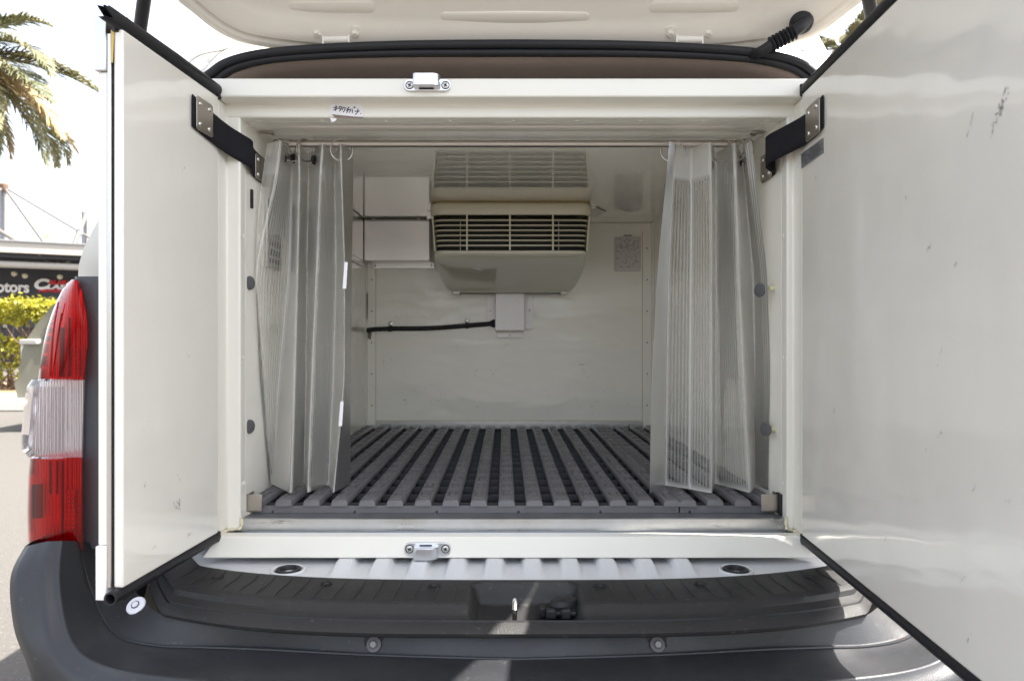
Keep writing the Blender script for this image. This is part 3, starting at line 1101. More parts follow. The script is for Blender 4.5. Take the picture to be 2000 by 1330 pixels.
# gas struts
for mir in (False, True):
    a, b2 = P(294, -90, 1.22), P(258, 170, 1.46)
    if mir:
        a, b2 = P(1684, -90, 1.22), P(1722, 170, 1.46)
    d = (b2 - a)
    s = MB().tube([a - d * 0.3, a + d * 0.9], 0.0118, 14).build('gas_strut', 'rubber', TG, label='black gas strut holding the tailgate')
    MB().tube([a + d * 0.85, a + d * 1.10], 0.005, 10).build('strut_rod', 'chrome', s)
    e = a + d * 1.10
    MB().tube([e, e.lerp(V(VX + (0.66 if mir else -0.66), 1.575, e.z - ZC - 0.03), 0.7), V(VX + (0.66 if mir else -0.66), 1.575, e.z - ZC - 0.03)], 0.009, 10).build('strut_mount', 'trim', s)
# wiring boot between body and tailgate
c = on_hatch(1565, 45, 0.004)
ax = Vector((0.1, -HT - 0.25, -1)).normalized()
WB = MB().lathe(c, ax, [(0.024, -0.004), (0.0235, 0.004), (0.019, 0.012), (0.010, 0.016)], 24).build('wiring_boot', 'rubber', TG, label='black corrugated wiring boot')
path = [P(1578, 38, 1.418), P(1562, 54, 1.410), P(1547, 65, 1.412)]
MB().tube(cr(path, 4), [0.0115] * 9, 14).build('boot_elbow', 'rubber', WB)
a, b2 = P(1551, 63, 1.412), P(1506, 88, 1.418)
pth, rad = [], []
N = 42
for i in range(N + 1):
    t = i / N
    pth.append(a.lerp(b2, t))
    rad.append(0.0130 + 0.0032 * math.sin(t * 6.5 * 2 * math.pi))
MB().tube(pth, rad, 16).build('bellows', 'rubber', WB, sharp=80)
MB().tube(cr([P(1509, 86, 1.418), P(1492, 98, 1.422), P(1476, 106, 1.44), P(1462, 110, 1.465)], 4), [0.0105] * 13, 14).build('boot_elbow', 'rubber', WB)

# ================================================================== insulated box
box = thing('insulated_box', 'white insulated cargo box with open doors fitted inside the van', 'cold box', (0.016, 2.0, ZC - 0.42))
XL, XR = -0.517, 0.5516        # inner wall faces
YS, YB = 1.40, 2.70            # step of the portal, back wall
ZT, ZF = 0.428, -0.357         # ceiling, floor
FT, FU = 0.4906, 0.4546        # top flange
# header
hd = MB().prism([V(-0.565, 1.36, FU), V(-0.565, YS, FU), V(-0.565, YS, ZT), V(-0.565, 1.432, ZT), V(-0.565, 1.432, FT), V(-0.565, 1.36, FT)], (1.155, 0, 0))
hd.build('portal_header', 'frame', box, bevel=0.004, seg=3)
for x0, x1, x2 in ((-0.562, -0.5446, XL), (0.587, 0.5650, XR)):
    m = MB().prism([V(x0, 1.362, -0.377), V(x1, 1.362, -0.377), V(x1, YS + 0.0015, -0.377), V(x2, YS + 0.0015, -0.377), V(x2, 1.432, -0.377), V(x0, 1.432, -0.377)], (0, 0, 0.377 + FU - 0.0008))
    m.build('portal_jamb', 'frame', box, bevel=0.004, seg=3)
# lower flange: sloping face, wider at its foot
lo = [P(425, 1047, 1.362), P(1566, 1047, 1.362), P(1600, 1090, 1.355), P(394, 1090, 1.355)]
MB().prism(lo, (0, 0.028, 0)).build('portal_sill', 'frame', box, bevel=0.003, seg=3)
MB().prism([V(XL - 0.02, 1.383, -0.386), V(XL - 0.02, 1.403, -0.3795), V(XL - 0.02, 1.44, -0.3795), V(XL - 0.02, 1.44, -0.40), V(XL - 0.02, 1.383, -0.40)], (XR - XL + 0.04, 0, 0)).build('sill_channel', 'alu_dark', box)
MB().prism([V(XL + 0.001, 1.4035, -0.3793), V(XL + 0.001, 1.4035, -0.3565), V(XL + 0.001, 1.4065, -0.3555), V(XL + 0.001, 1.4065, -0.3793)], (XR - XL - 0.002, 0, 0)).build('sill_angle', 'alu', box)
MB().box((XL + 0.001, 1.4067, ZC - 0.372), (XR - 0.001, 1.475, ZC - 0.3562)).build('sill_ledge', 'alu_dark', box, bevel=0.0008)
# shell
MB().box((XL - 0.045, 1.433, ZC - 0.40), (XL - 0.0012, YB + 0.05, ZC + FT - 0.004)).build('side_wall', 'inner', box, bevel=0.001)
MB().box((XR + 0.0012, 1.433, ZC - 0.40), (XR + 0.040, YB + 0.05, ZC + FT - 0.004)).build('side_wall', 'inner', box, bevel=0.001)
MB().box((XL - 0.0010, YB, ZC - 0.40), (XR + 0.0010, YB + 0.045, ZC + FT - 0.005)).build('back_wall', 'inner', box)
MB().box((XL - 0.0010, 1.434, ZC + ZT + 0.0008), (XR + 0.0010, YB - 0.0005, ZC + FT - 0.006)).build('ceiling_panel', 'ceil', box)
MB().box((XL - 0.0010, 1.476, ZC - 0.395), (XR + 0.0010, YB - 0.0005, ZC + ZF)).build('floor_panel', 'deck_low', box)  # dark colour stands for the shade cast by the grating
# corner trims with rivets
MB().box((XL + 0.0002, YB - 0.003, ZC + ZF), (XL + 0.030, YB - 0.0008, ZC + ZT - 0.030)).build('corner_trim', 'inner', box, bevel=0.0006)
MB().box((XR - 0.032, YB - 0.003, ZC + ZF), (XR - 0.0002, YB - 0.0008, ZC + ZT - 0.030)).build('corner_trim', 'inner', box, bevel=0.0006)
MB().box((XL + 0.0002, YB - 0.0034, ZC + ZT - 0.030), (XR - 0.0002, YB - 0.0010, ZC + ZT - 0.0004)).build('corner_trim', 'inner', box, bevel=0.0006)
for x in (XL - 0.0008, XR + 0.0008):
    s = 1 if x < 0 else -1
    MB().box((min(x, x + s * 0.0022), YB - 0.036, ZC + ZF), (max(x, x + s * 0.0022), YB - 0.0042, ZC + ZT - 0.001)).build('corner_trim', 'inner', box, bevel=0.0006)
MB().box((XL + 0.030, YB - 0.0046, ZC + ZF), (XR - 0.032, YB - 0.0012, ZC - 0.316)).build('kick_strip', 'alu_matt', box, bevel=0.0006)
MB().tube([V(XL + 0.031, YB - 0.001, -0.315), V(XR - 0.033, YB - 0.001, -0.315)], 0.0022, 6).build('sealant_bead', 'ivory', box)
for x in (XL + 0.031, XR - 0.033):
    MB().tube([V(x, YB - 0.001, -0.315), V(x, YB - 0.001, ZT - 0.032)], 0.0016, 6).build('sealant_bead', 'ivory', box)
for x in (XL + 0.0005, XR - 0.0005):
    MB().tube([V(x, 1.44, ZF + 0.002), V(x, YB - 0.04, ZF + 0.002)], 0.004, 6).build('sealant_bead', 'ivory', box)
for x in (XL + 0.016, XR - 0.016):
    for k in range(6):
        z = ZF + 0.10 + k * 0.118
        MB().lathe(V(x, YB - 0.003, z), (0, -1, 0), [(0.0028, 0), (0.002, 0.0012)], 10).build('rivet', 'inkgrey', box)
for s, x in ((1, XL), (-1, XR)):
    for k in range(6):
        z = ZF + 0.10 + k * 0.118
        MB().lathe(V(x - s * 0.001, YB - 0.02, z), (s, 0, 0), [(0.0045, 0), (0.003, 0.0026)], 10).build('rivet', 'screw', box)
# white rivets on jambs, header underside and walls
for s, x in ((1, XL - 0.001), (-1, XR + 0.001)):
    for z in (0.40, 0.20, -0.04, -0.29):
        MB().lathe(V(x, 1.421, z), (s, 0, 0), [(0.0050, 0), (0.0040, 0.0018), (0.002, 0.0024)], 12).build('rivet', 'frame', box)
for k in range(9):
    MB().lathe(V(XL + 0.03 + k * 0.126, 1.421, ZT + 0.0005), (0, 0, -1), [(0.0050, 0), (0.0040, 0.0018), (0.002, 0.0024)], 12).build('rivet', 'frame', box)
for s, x, x1 in ((1, XL, -0.5446), (-1, XR, 0.565)):
    MB().tube(cr([V(x1, 1.365, -0.3775), V(x1 + s * 0.003, 1.395, -0.3765), V(x1 + s * 0.010, 1.3985, -0.3755), V(x + s * 0.002, 1.3995, -0.372), V(x + s * 0.001, 1.402, -0.352)], 5), [0.0030 + 0.0012 * math.sin(k * 1.9) for k in range(21)], 7).build('sealant_bead', 'ivory', box)
# rubber studs on the side walls and nylon nubs
for px, py, s in ((487, 553, 1), (487, 833, 1), (1484, 567, -1), (1496, 838, -1)):
    x = XL if s == 1 else XR
    Y = x * F / (px - CX) if s == 1 else 1.470
    MB().lathe(P(px, py, Y) + Vector((-s * 0.001, 0, 0)), (s, -0.45, 0), [(0.0142, 0), (0.0142, 0.003), (0.0125, 0.0042), (0.004, 0.0046)], 22).build('rubber_stud', 'dot', box, label='dark grey round stud at the inner wall')
for px, py in ((1513, 563), (1513, 838)):
    c = P(px, py, 1.472)
    c.x = XR + 0.001
    MB().lathe(c, (-1, 0, 0), [(0.0065, 0), (0.0065, 0.003), (0.004, 0.010)], 12).build('nylon_nub', 'nub', box)
# corner plates at the sill ends
for px0, px1 in ((481, 511), (1487, 1519)):
    a, b2 = P(px0, 998, 1.437), P(px1, 965, 1.437)
    m = MB().box((a.x, 1.4365, a.z), (b2.x, 1.4385, b2.z))
    xe = XL + 0.001 if px0 < 900 else XR - 0.003
    m.box((xe, 1.4386, a.z), (xe + 0.002, 1.470, b2.z))
    m.build('corner_plate', 'steel', box, bevel=0.0008)
    MB().box((a.x - 0.008 if px0 < 900 else b2.x + 0.0005, 1.424, a.z - 0.006), (a.x - 0.0005 if px0 < 900 else b2.x + 0.008, 1.448, b2.z + 0.002)).build('rubber_corner', 'rubber', box)
# vent on the left wall, seen through the curtain
vt = MB().box((XL - 0.001, 1.545, ZC + 0.150), (XL + 0.006, 1.640, ZC + 0.300)).build('wall_vent', 'steel', box, bevel=0.002)
MB().box((XL + 0.0062, 1.556, ZC + 0.162), (XL + 0.0072, 1.629, ZC + 0.288)).build('vent_opening', 'black', vt)
for k in range(6):
    MB().box((XL + 0.0074, 1.556, ZC + 0.172 + k * 0.02), (XL + 0.0100, 1.629, ZC + 0.177 + k * 0.02)).build('vent_slat', 'steel', vt)
MB().box((XL - 0.001, 1.458, ZC + 0.262), (XL + 0.003, 1.466, ZC + 0.300)).build('latch_slot', 'black', box)


# old tape, knocks and rub marks on the inner walls
MB().prism([V(XL + 0.0024, 2.672, 0.165), V(XL + 0.0024, 2.690, 0.160), V(XL + 0.0024, 2.688, 0.075), V(XL + 0.0024, 2.676, 0.062)], (0.0006, 0, 0)).build('tape_scrap', 'stain', box)
MB().prism([V(XL + 0.003, 2.6962, 0.020), V(XL + 0.016, 2.6962, 0.016), V(XL + 0.013, 2.6962, -0.012), V(XL + 0.002, 2.6962, -0.004)], (0, -0.0005, 0)).build('sealant_smear', 'stain', box)
random.seed(5)
m = MB()
for px, py, n, sp in ((1137, 712, 7, 4), (940, 728, 5, 30), (820, 770, 9, 40), (1100, 790, 8, 50), (990, 675, 3, 6), (870, 800, 8, 60), (1180, 745, 5, 30), (770, 700, 5, 30)):
    for _ in range(n):
        x, y = px + random.gauss(0, sp), py + random.gauss(0, sp * 0.25)
        if not (740 < x < 1245 and y < 812):
            continue
        p = P(x, y, YB - 0.0005)
        l = random.uniform(0.002, 0.007)
        a_ = random.uniform(-0.5, 1.6)
        d = Vector((math.cos(a_), 0, math.sin(a_))) * l
        q = Vector((-d.z, 0, d.x)).normalized() * random.uniform(0.0003, 0.0007)
        m.add([p - d - q, p - d + q, p + d + q * 0.5, p + d - q * 0.5], [(0, 1, 2, 3)])
m.build('rub_marks', 'inkpale', box, fixn=False, kind='stuff')


# ---- doors
def door(side, H, length, zt, zb, name_label, tr, tz):
    H = Vector((H[0], H[1], ZC))
    d = Vector((-0.0736, -1, 0)).normalized()
    n = Vector((1, -0.0736, 0)).normalized() * side
    up = Vector((0, 0, 1))

    def Q(a, b_, z):
        return H + d * a + n * b_ + up * z

    def slab(a0, a1, b0, b1, z0, z1, name, material, parent, bevel=0.0, seg=2):
        m = MB()
        vs = [Q(a, b_, z) for z in (z0, z1) for b_ in (b0, b1) for a in (a0, a1)]
        m.add(vs, [(0, 2, 3, 1), (4, 5, 7, 6), (0, 1, 5, 4), (2, 6, 7, 3), (0, 4, 6, 2), (1, 3, 7, 5)])
        return m.build(name, material, parent, bevel=bevel, seg=seg)
    D = slab(0.003, length, -0.0145, 0.0, zb, zt, 'door', 'panel', box, 0.003, 3)
    D['label'] = name_label
    slab(0.012, length - 0.004, -0.0180, -0.0150, zb + 0.004, zt - 0.004, 'gasket_strip', 'rubber', D)
    slab(0.006, length, -0.0245, -0.0185, zb + 0.000, zt - 0.006, 'edge_channel', 'alu_matt', D, 0.0008)
    slab(0.004, length - 0.002, -0.0400, -0.0250, zb + 0.062, zt - 0.062, 'outer_skin', 'frame', D, 0.002)
    slab(-0.004, length + 0.002, -0.0430, -0.0250, zt - 0.0615, zt + 0.0155, 'end_cap', 'alu_matt', D, 0.0015)
    slab(-0.004, length + 0.002, -0.0415, -0.0250, zb - 0.0185, zb + 0.0615, 'end_cap', 'alu_clean', D, 0.0015)
    # rubber tubes along the top and bottom edge
    def tubeseal(z, r, a1):
        m = MB()
        m.tube([Q(-0.004, -0.008, z), Q(length * 0.5, -0.008, z + 0.001), Q(a1, -0.008, z)], r, 16, cap=False)
        m.tube([Q(-0.004, -0.008, z), Q(length * 0.5, -0.008, z + 0.001), Q(a1, -0.008, z)], r * 0.72, 16, cap=False)
        m.grid([[Q(a1, -0.008, z) + n * math.cos(2 * math.pi * k / 16) * q + up * math.sin(2 * math.pi * k / 16) * q for k in range(17)] for q in (r, r * 0.72)])
        for p in m.v:
            t = max(0.0, (p - H).dot(d) - length + 0.03) / 0.05
            if z > 0 and t > 0:
                off = p - Q((p - H).dot(d), -0.008, z)
                p += n * (-off.dot(n) * 0.45 * t) + d * (0.010 * t * math.sin(off.z * 400))
            p += up * 0.0012 * noise.noise(((p - H).dot(d) * 14, z * 5, side)) + n * 0.001 * noise.noise(((p - H).dot(d) * 11, z * 7, 3))
        return m.build('tube_seal', 'rubber', D, sharp=60)
    tubeseal(zt + tz, tr, length + 0.030)
    tubeseal(zb - 0.0095, 0.0100, length + 0.018)
    slab(-0.006, 0.004, -0.016, 0.003, zt - 0.004, zt + 0.020, 'seal_end', 'rubber', D, 0.003)
    slab(-0.006, 0.006, -0.014, 0.001, zb - 0.017, zb + 0.002, 'seal_end', 'rubber', D, 0.002)
    # torn rubber lip at the free edge
    m = MB().prism([Q(length - 0.004, -0.006, zt - 0.006), Q(length + 0.003, -0.006, zt - 0.004), Q(length - 0.014, -0.002, zt + 0.024), Q(length - 0.034, -0.002, zt + 0.022), Q(length - 0.028, -0.004, zt + 0.002)], n * -0.010)
    m.build('seal_lip', 'rubber', D, bevel=0.001)
    m = MB().prism([Q(length - 0.022, -0.001, zb - 0.001), Q(length + 0.002, -0.001, zb + 0.001), Q(length - 0.006, -0.001, zb - 0.020), Q(length - 0.020, -0.001, zb - 0.018)], n * -0.010)
    m.build('seal_lip', 'rubber', D, bevel=0.001)
    m = MB().prism([Q(length + 0.0006, -0.0170, zt - 0.05), Q(length + 0.0006, -0.0150, zt - 0.05), Q(length + 0.0006, -0.0125, zt - 0.002), Q(length + 0.0006, -0.0175, zt - 0.002)], d * 0.0012)
    m.build('glue_bead', 'amber', D)
    return D, Q


DL, QL = door(1, (-0.542, 1.36), 0.302, 0.4546, -0.371, 'narrow white laminate door swung open on its hinges', 0.0138, 0.0125)
DR, QR = door(-1, (0.5624, 1.36), 0.735, 0.4595, -0.376, 'wide white laminate door swung open towards the viewer', 0.0110, 0.0100)


# scuffs: shallow scratched rubber marks with a shape of their own
def scuff(Q, a, z, pts, wdt, D):
    m = MB()
    for seg in pts:
        q = [Q(a + u, 0.0003, z + v) for u, v in seg]
        for p0, p1 in zip(q, q[1:]):
            dd = (p1 - p0)
            s = Vector((0, 0, 1)).cross(dd)
            s = Vector((-dd.z * 0, 0, 0)) + (Vector((dd.y, -dd.x, 0)) * 0)
            perp = (Q(0, 1, 0) - Q(0, 0, 0)).cross(dd).normalized() * wdt * random.uniform(0.4, 1.2)
            m.add([p0 - perp, p0 + perp, p1 + perp * 0.6, p1 - perp * 0.6], [(0, 1, 2, 3)])
    m.build('scuff_mark', 'inkgrey', D, fixn=False)


def crumbs(n, su, sv, slope):
    out = []
    for _ in range(n):
        t = random.random()
        u = (t - 0.5) * su + random.gauss(0, su * 0.06)
        v = slope * u + (random.random() - 0.5) * sv * 0.3
        l = random.uniform(0.15, 1) * 0.006
        out.append([(u, v), (u + l * 0.35, v + l * random.uniform(0.3, 1.2))])
    return out


def right_at(px, py):
    """a, z on the right door at pixel"""
    k = (px - CX) / F
    Y = 0.4623 / (k - 0.0736)
    return (1.36 - Y) * 1.0027, (CY - py) / F * Y


def left_at(px, py):
    k = (px - CX) / F
    Y = -0.6421 / (k - 0.0736)
    return (1.36 - Y) * 1.0027, (CY - py) / F * Y


a, z = right_at(1953, 218)
scuff(QR, a, z, crumbs(46, 0.030, 0.05, 1.2), 0.0006, DR)
a, z = right_at(1895, 245)
scuff(QR, a, z, crumbs(12, 0.014, 0.012, 1.7), 0.0004, DR)
for px, py, n in ((1815, 485, 8), (1867, 518, 4), (1770, 390, 5), (1592, 350, 7), (1835, 850, 5), (1806, 887, 4), (1900, 958, 5), (1730, 1050, 5), (1835, 700, 4), (1893, 1245, 6), (1880, 1132, 4), (1630, 808, 4), (1970, 980, 4)):
    a, z = right_at(px, py)
    scuff(QR, a, z, crumbs(n, 0.010, 0.012, random.uniform(-1, 2)), 0.00035, DR)
a, z = left_at(345, 985)
scuff(QL, a, z, crumbs(34, 0.022, 0.06, 0.4), 0.0005, DL)
for px, py, n in ((350, 935, 5), (370, 1045, 10), (280, 950, 4), (285, 835, 3), (368, 695, 5), (300, 1070, 8), (360, 330, 3)):
    a, z = left_at(px, py)
    scuff(QL, a, z, crumbs(n, 0.014, 0.012, random.uniform(-1, 2)), 0.0004, DL)


# ---- latch keepers
def keeper(pys, hook, flip, label):
    k = thing('latch_keeper', label, 'latch keeper', P(835, (pys[0] + pys[1]) / 2, 1.36), 'cast latch keepers on the box frame')
    a, b2 = P(790, pys[1], 1.356), P(880, pys[0], 1.356)
    hgt = b2.z - a.z
    m = MB()
    r = hgt * 0.42
    pts = []
    for cx_, cz, t0 in ((b2.x - r, b2.z - r, 0), (a.x + r, b2.z - r, 90), (a.x + r, a.z + r, 180), (b2.x - r, a.z + r, 270)):
        for j in range(6):
            t = R(t0 + j * 18)
            pts.append(Vector((cx_ + r * math.cos(t), 1.3595, cz + r * math.sin(t))))
    m.prism(pts, (0, -0.006, 0))
    m.build('base_plate', 'cast', k, bevel=0.001)
    h0, h1 = P(hook[0], hook[3], 1.345), P(hook[1], hook[2], 1.345)
    zs = (h0.z, h1.z)
    prof2 = [(h0.x, 1.3535), (h0.x, 1.338), (h0.x + 0.004, 1.3345), (h1.x - 0.010, 1.3345), (h1.x - 0.003, 1.338), (h1.x + 0.001, 1.344), (h1.x + 0.003, 1.3535)]
    m = MB().prism([Vector((x, y, zs[0])) for x, y in prof2], (0, 0, zs[1] - zs[0]))
    hk = m.build('keeper_hook', 'cast', k, bevel=0.0012)
    zz = (a.z + b2.z) / 2
    for px in (800, 870):
        c = P(px, (pys[0] + pys[1]) / 2, 1.3535)
        MB().torus(c, (1, 0, 0), (0, 0, 1), 0.0072, 0.0009, 20, 6).build('screw_seat', 'black', k)
        screw(k, c, (0, -1, 0), 0.0063, 0.0012, ex=(1, 0, 0.3))
    sz = a.z + hgt * 0.22 if not flip else b2.z - hgt * 0.24
    MB().box((h0.x + 0.010, 1.3525, sz - 0.0022), (h1.x - 0.010, 1.3531, sz + 0.0022)).build('keeper_slot', 'black', k)
    return k


keeper((155, 179), (807, 857, 146, 170), False, 'cast silver latch keeper screwed to the top frame above the curtain rail')
keeper((1059, 1085), (808, 853, 1068, 1091), True, 'cast silver latch keeper screwed to the lower frame below the sill')

# ---- door straps
def strap(label, plateA, plateB, path, zs, nA, nB, dz):
    s = thing('door_strap', label, 'strap', path[0] + Vector((0, 0, zs[0])), 'black webbing door check straps')
    pts = cr(path, 6)
    n = len(pts)
    rows = []
    for j in range(5):
        v = j / 4
        row = []
        for i, p in enumerate(pts):
            t = i / (n - 1)
            z0 = zs[0] + (zs[1] - zs[0]) * t
            hh = dz
            sag = 0.004 * math.sin(math.pi * t)
            row.append(Vector((p.x, p.y, ZC + z0 - hh * v - sag)))
        rows.append(row)
    m = MB()
    m.grid(rows)
    m.build('webbing', 'web', s, solid=0.0022, sharp=80)
    for (c, ex, nn, wd, ht) in (plateA, plateB):
        ex = Vector(ex).normalized()
        nn = Vector(nn).normalized()
        up = Vector((0, 0, 1))
        pts2 = []
        r = 0.006
        for sx, sz, t0 in ((1, 1, 0), (-1, 1, 90), (-1, -1, 180), (1, -1, 270)):
            for j in range(5):
                t = R(t0 + j * 22.5)
                pts2.append(c + ex * (sx * (wd / 2 - r) + r * math.cos(t)) + up * (sz * (ht / 2 - r) + r * math.sin(t)))
        pl = MB().prism(pts2, nn * 0.0018).build('strap_plate', 'steel', s, bevel=0.0005)
        for sx in (-0.5, 0.5):
            for sz in (-0.5, 0.5):
                q = c + ex * sx * wd * 0.56 + up * sz * ht * 0.60 + nn * 0.0018
                MB().lathe(q, nn, [(0.0048, 0), (0.0042, 0.0014), (0.0022, 0.0024)], 12).build('rivet_head', 'chrome', pl)
    return s


nl = Vector((1, -0.0736, 0)).normalized()
dl = Vector((-0.0736, -1, 0)).normalized()
cA = QL(0.0675, 0.0050, 0.396)
cB = V(XL + 0.0040, 1.506, 0.352)
strap('black webbing strap tying the narrow door to the inner wall', (cA, dl, nl, 0.060, 0.060), (cB, (0, 1, 0), (1, 0, 0), 0.070, 0.052),
      [QL(0.106, 0.0032, 0) - Vector((0, 0, ZC)), QL(0.035, 0.0035, 0) - Vector((0, 0, ZC)), Vector((-0.531, 1.375, 0)), Vector((-0.516, 1.405, 0)), Vector((-0.5045, 1.430, 0)), Vector((-0.5145, 1.468, 0)), Vector((-0.5148, 1.545, 0))], (0.424, 0.379), nl, None, 0.056)
cA = QR(0.078, 0.0050, 0.387)
cB = V(XR - 0.0040, 1.500, 0.356)
strap('black webbing strap tying the wide door to the inner wall', (cA, dl, -nl, 0.070, 0.062), (cB, (0, 1, 0), (-1, 0, 0), 0.062, 0.056),
      [QR(0.120, 0.0030, 0) - Vector((0, 0, ZC)), QR(0.040, 0.0035, 0) - Vector((0, 0, ZC)), Vector((0.538, 1.385, 0)), Vector((0.523, 1.412, 0)), Vector((0.520, 1.428, 0)), Vector((0.534, 1.445, 0)), Vector((0.5490, 1.462, 0)), Vector((0.5495, 1.53, 0))], (0.418, 0.384), -nl, None, 0.056)

# ================================================================== things inside the box
# ---- evaporator unit under the ceiling
UX = 0.0194
ev = thing('evaporator_unit', 'cream plastic cooling unit with louvred grille under the ceiling', 'cooling unit', (UX, 2.5, ZC + 0.16))


def urow(hw, Yf, z, Yb=2.695, r=0.035, n=6):
    pts = [V(UX - hw, Yb, z)]
    for k in range(n + 1):
        t = R(90 * k / n)
        pts.append(V(UX - hw + r - r * math.cos(t), Yf + r - r * math.sin(t), z))
    for k in range(n + 1):
        t = R(90 * k / n)
        pts.append(V(UX + hw - r + r * math.sin(t), Yf + r - r * math.cos(t), z))
    pts.append(V(UX + hw, Yb, z))
    return pts


# top band
m = MB()
m.grid([urow(0.252, 2.276, 0.4275), urow(0.256, 2.268, 0.424), urow(0.258, 2.262, 0.414), urow(0.2575, 2.260, 0.396), urow(0.256, 2.262, 0.390), urow(0.255, 2.264, 0.3855), urow(0.250, 2.272, 0.3850), urow(0.247, 2.276, 0.386)])
m.build('top_band', 'unit', ev, sharp=50)
m = MB()
m.grid([urow(0.255, 2.271, 0.4279, r=0.03), urow(0.2568, 2.2655, 0.4250, r=0.03)])
m.build('gasket_line', 'amber', ev)
# lower cover sloping to the back wall
LC = [(0.240, 2.278, 0.2735), (0.243, 2.266, 0.2730), (0.245, 2.263, 0.268), (0.246, 2.266, 0.262), (0.2455, 2.276, 0.2545), (0.2460, 2.296, 0.2475), (0.2462, 2.34, 0.236), (0.2455, 2.40, 0.2225), (0.2425, 2.48, 0.2020), (0.2325, 2.56, 0.1780), (0.2180, 2.60, 0.1660), (0.208, 2.606, 0.1600)]
m = MB()
m.grid([urow(hw, yf, z, r=0.045 if i > 3 else 0.036) for i, (hw, yf, z) in enumerate(LC)])
last = urow(0.205, 2.612, 0.166, r=0.045)
m.build('lower_cover', 'unit_low', ev, sharp=60)
for s in (-1, 1):
    MB().box((UX + s * 0.196 - 0.013, 2.603, ZC + 0.1535), (UX + s * 0.196 + 0.013, 2.69, ZC + 0.166)).build('foot', 'unit_low', ev, bevel=0.003)
MB().box((UX - 0.19, 2.612, ZC + 0.1605), (UX + 0.19, 2.69, ZC + 0.166)).build('drain_pan', 'inkgrey', ev)
# side cheeks beside the grille
for s in (-1, 1):
    m = MB()
    xo, xi = UX + s * 0.2535, UX + s * 0.2465
    m.prism([V(xo, 2.290, 0.3852), V(xo, 2.690, 0.3852), V(UX + s * 0.2450, 2.690, 0.2732), V(UX + s * 0.2450, 2.282, 0.2732)], (-s * 0.006, 0, 0))
    m.build('side_cheek', 'unit', ev, bevel=0.001)
# dark core with fins
MB().box((UX - 0.245, 2.345, ZC + 0.273), (UX + 0.245, 2.36, ZC + 0.386)).build('coil_core', 'fin', ev)
co_ = bpy.data.objects['coil_core']
for x in (-0.165, 0.155):
    MB().box((UX + x, 2.325, ZC + 0.278), (UX + x + 0.0016, 2.344, ZC + 0.381)).build('coil_plate', 'steel', ev)
# louvre slats and mullions
for k in range(6):
    z = 0.3685 - k * 0.0159
    yf = 2.2655 + 0.0015 * k / 5
    hw = 0.2475 - 0.0015 * k
    pts = [V(UX - hw, yf + 0.060, z), V(UX - hw + 0.001, yf + 0.024, z), V(UX - hw + 0.010, yf + 0.006, z), V(UX - hw + 0.028, yf, z), V(UX, yf - 0.001, z), V(UX + hw - 0.028, yf, z), V(UX + hw - 0.010, yf + 0.006, z), V(UX + hw - 0.001, yf + 0.024, z), V(UX + hw, yf + 0.060, z)]
    m = MB()
    rr = []
    for p in pts:
        rr.append([p + Vector((0, -0.001, 0.0017)), p + Vector((0, -0.001, -0.0017)), p + Vector((0, 0.016, -0.0022)), p + Vector((0, 0.016, 0.0012))])
    m.grid(rr, close=True)
    m.build('louvre_slat', 'unit', ev)
for px in (912, 996, 1080):
    x = (px - CX) / F * 2.263
    MB().box((x - 0.0026, 2.2625, ZC + 0.2735), (x + 0.0026, 2.272, ZC + 0.3855)).build('mullion', 'unit', ev, bevel=0.0006)
for s in (-1, 1):
    for k in range(4):
        pass
# torn sticker on the cover
MB().prism([V(UX - 0.128, 2.378, 0.2279), V(UX - 0.105, 2.377, 0.2281), V(UX - 0.094, 2.400, 0.2232), V(UX - 0.101, 2.405, 0.2222), V(UX - 0.112, 2.392, 0.2250)], (0, -0.0006, -0.001)).build('sticker_scrap', 'paper', ev)
# hanger brackets
MB().prism([V(0.300, 2.36, 0.4268), V(0.278, 2.36, 0.4268), V(0.278, 2.62, 0.4268), V(0.345, 2.44, 0.4268)], (0, 0, -0.003)).build('hanger_bracket', 'alu_matt', ev)
MB().box((UX - 0.285, 2.44, ZC + 0.402), (UX - 0.256, 2.46, ZC + 0.4268)).build('hanger_bracket', 'alu_matt', ev)

# ---- aluminium covers in the upper left corner
c1 = thing('pipe_cover', 'aluminium pipe cover on the back wall left of the cooling unit', 'pipe cover', (-0.40, 2.65, ZC + 0.27), 'aluminium pipe covers')
MB().box((-0.513, 2.602, ZC + 0.276), (-0.273, 2.6955, ZC + 0.4262)).build('cover_face', 'alu_matt', c1, bevel=0.002)
MB().box((-0.500, 2.6935, ZC + 0.2575), (-0.266, 2.6962, ZC + 0.2800)).build('flange', 'alu_matt', c1, bevel=0.0006)
for x in (-0.488, -0.276):
    screw(c1, V(x, 2.6935, 0.267), (0, -1, 0), 0.0048, 0.0015)
for x in (-0.476, -0.314):
    MB().lathe(V(x, 2.601, 0.4262), (0, -1, 0), [(0.006, 0), (0.006, 0.003), (0.003, 0.005)], 10).build('pipe_clip', 'screw', c1)
MB().tube([V(-0.505, 2.596, 0.4235), V(-0.275, 2.596, 0.4235)], 0.0030, 8).build('capillary_pipe', 'steel', c1)
c2 = thing('pipe_cover', 'aluminium pipe cover on the left side wall behind the curtain', 'pipe cover', (-0.50, 2.3, ZC + 0.27), 'aluminium pipe covers')
MB().box((XL + 0.0006, 1.95, ZC + 0.276), (XL + 0.0055, 2.588, ZC + 0.4262)).build('cover_face', 'alu_matt', c2, bevel=0.002)
c2b = MB().box((XL + 0.0006, 1.95, ZC + 0.2555), (XL + 0.0032, 2.62, ZC + 0.278)).build('flange', 'alu_matt', c2, bevel=0.0006)
for y in (2.05, 2.33, 2.60):
    screw(c2, V(XL + 0.0032, y, 0.267), (1, 0, 0), 0.0048, 0.0015, ex=(0, 1, 0))

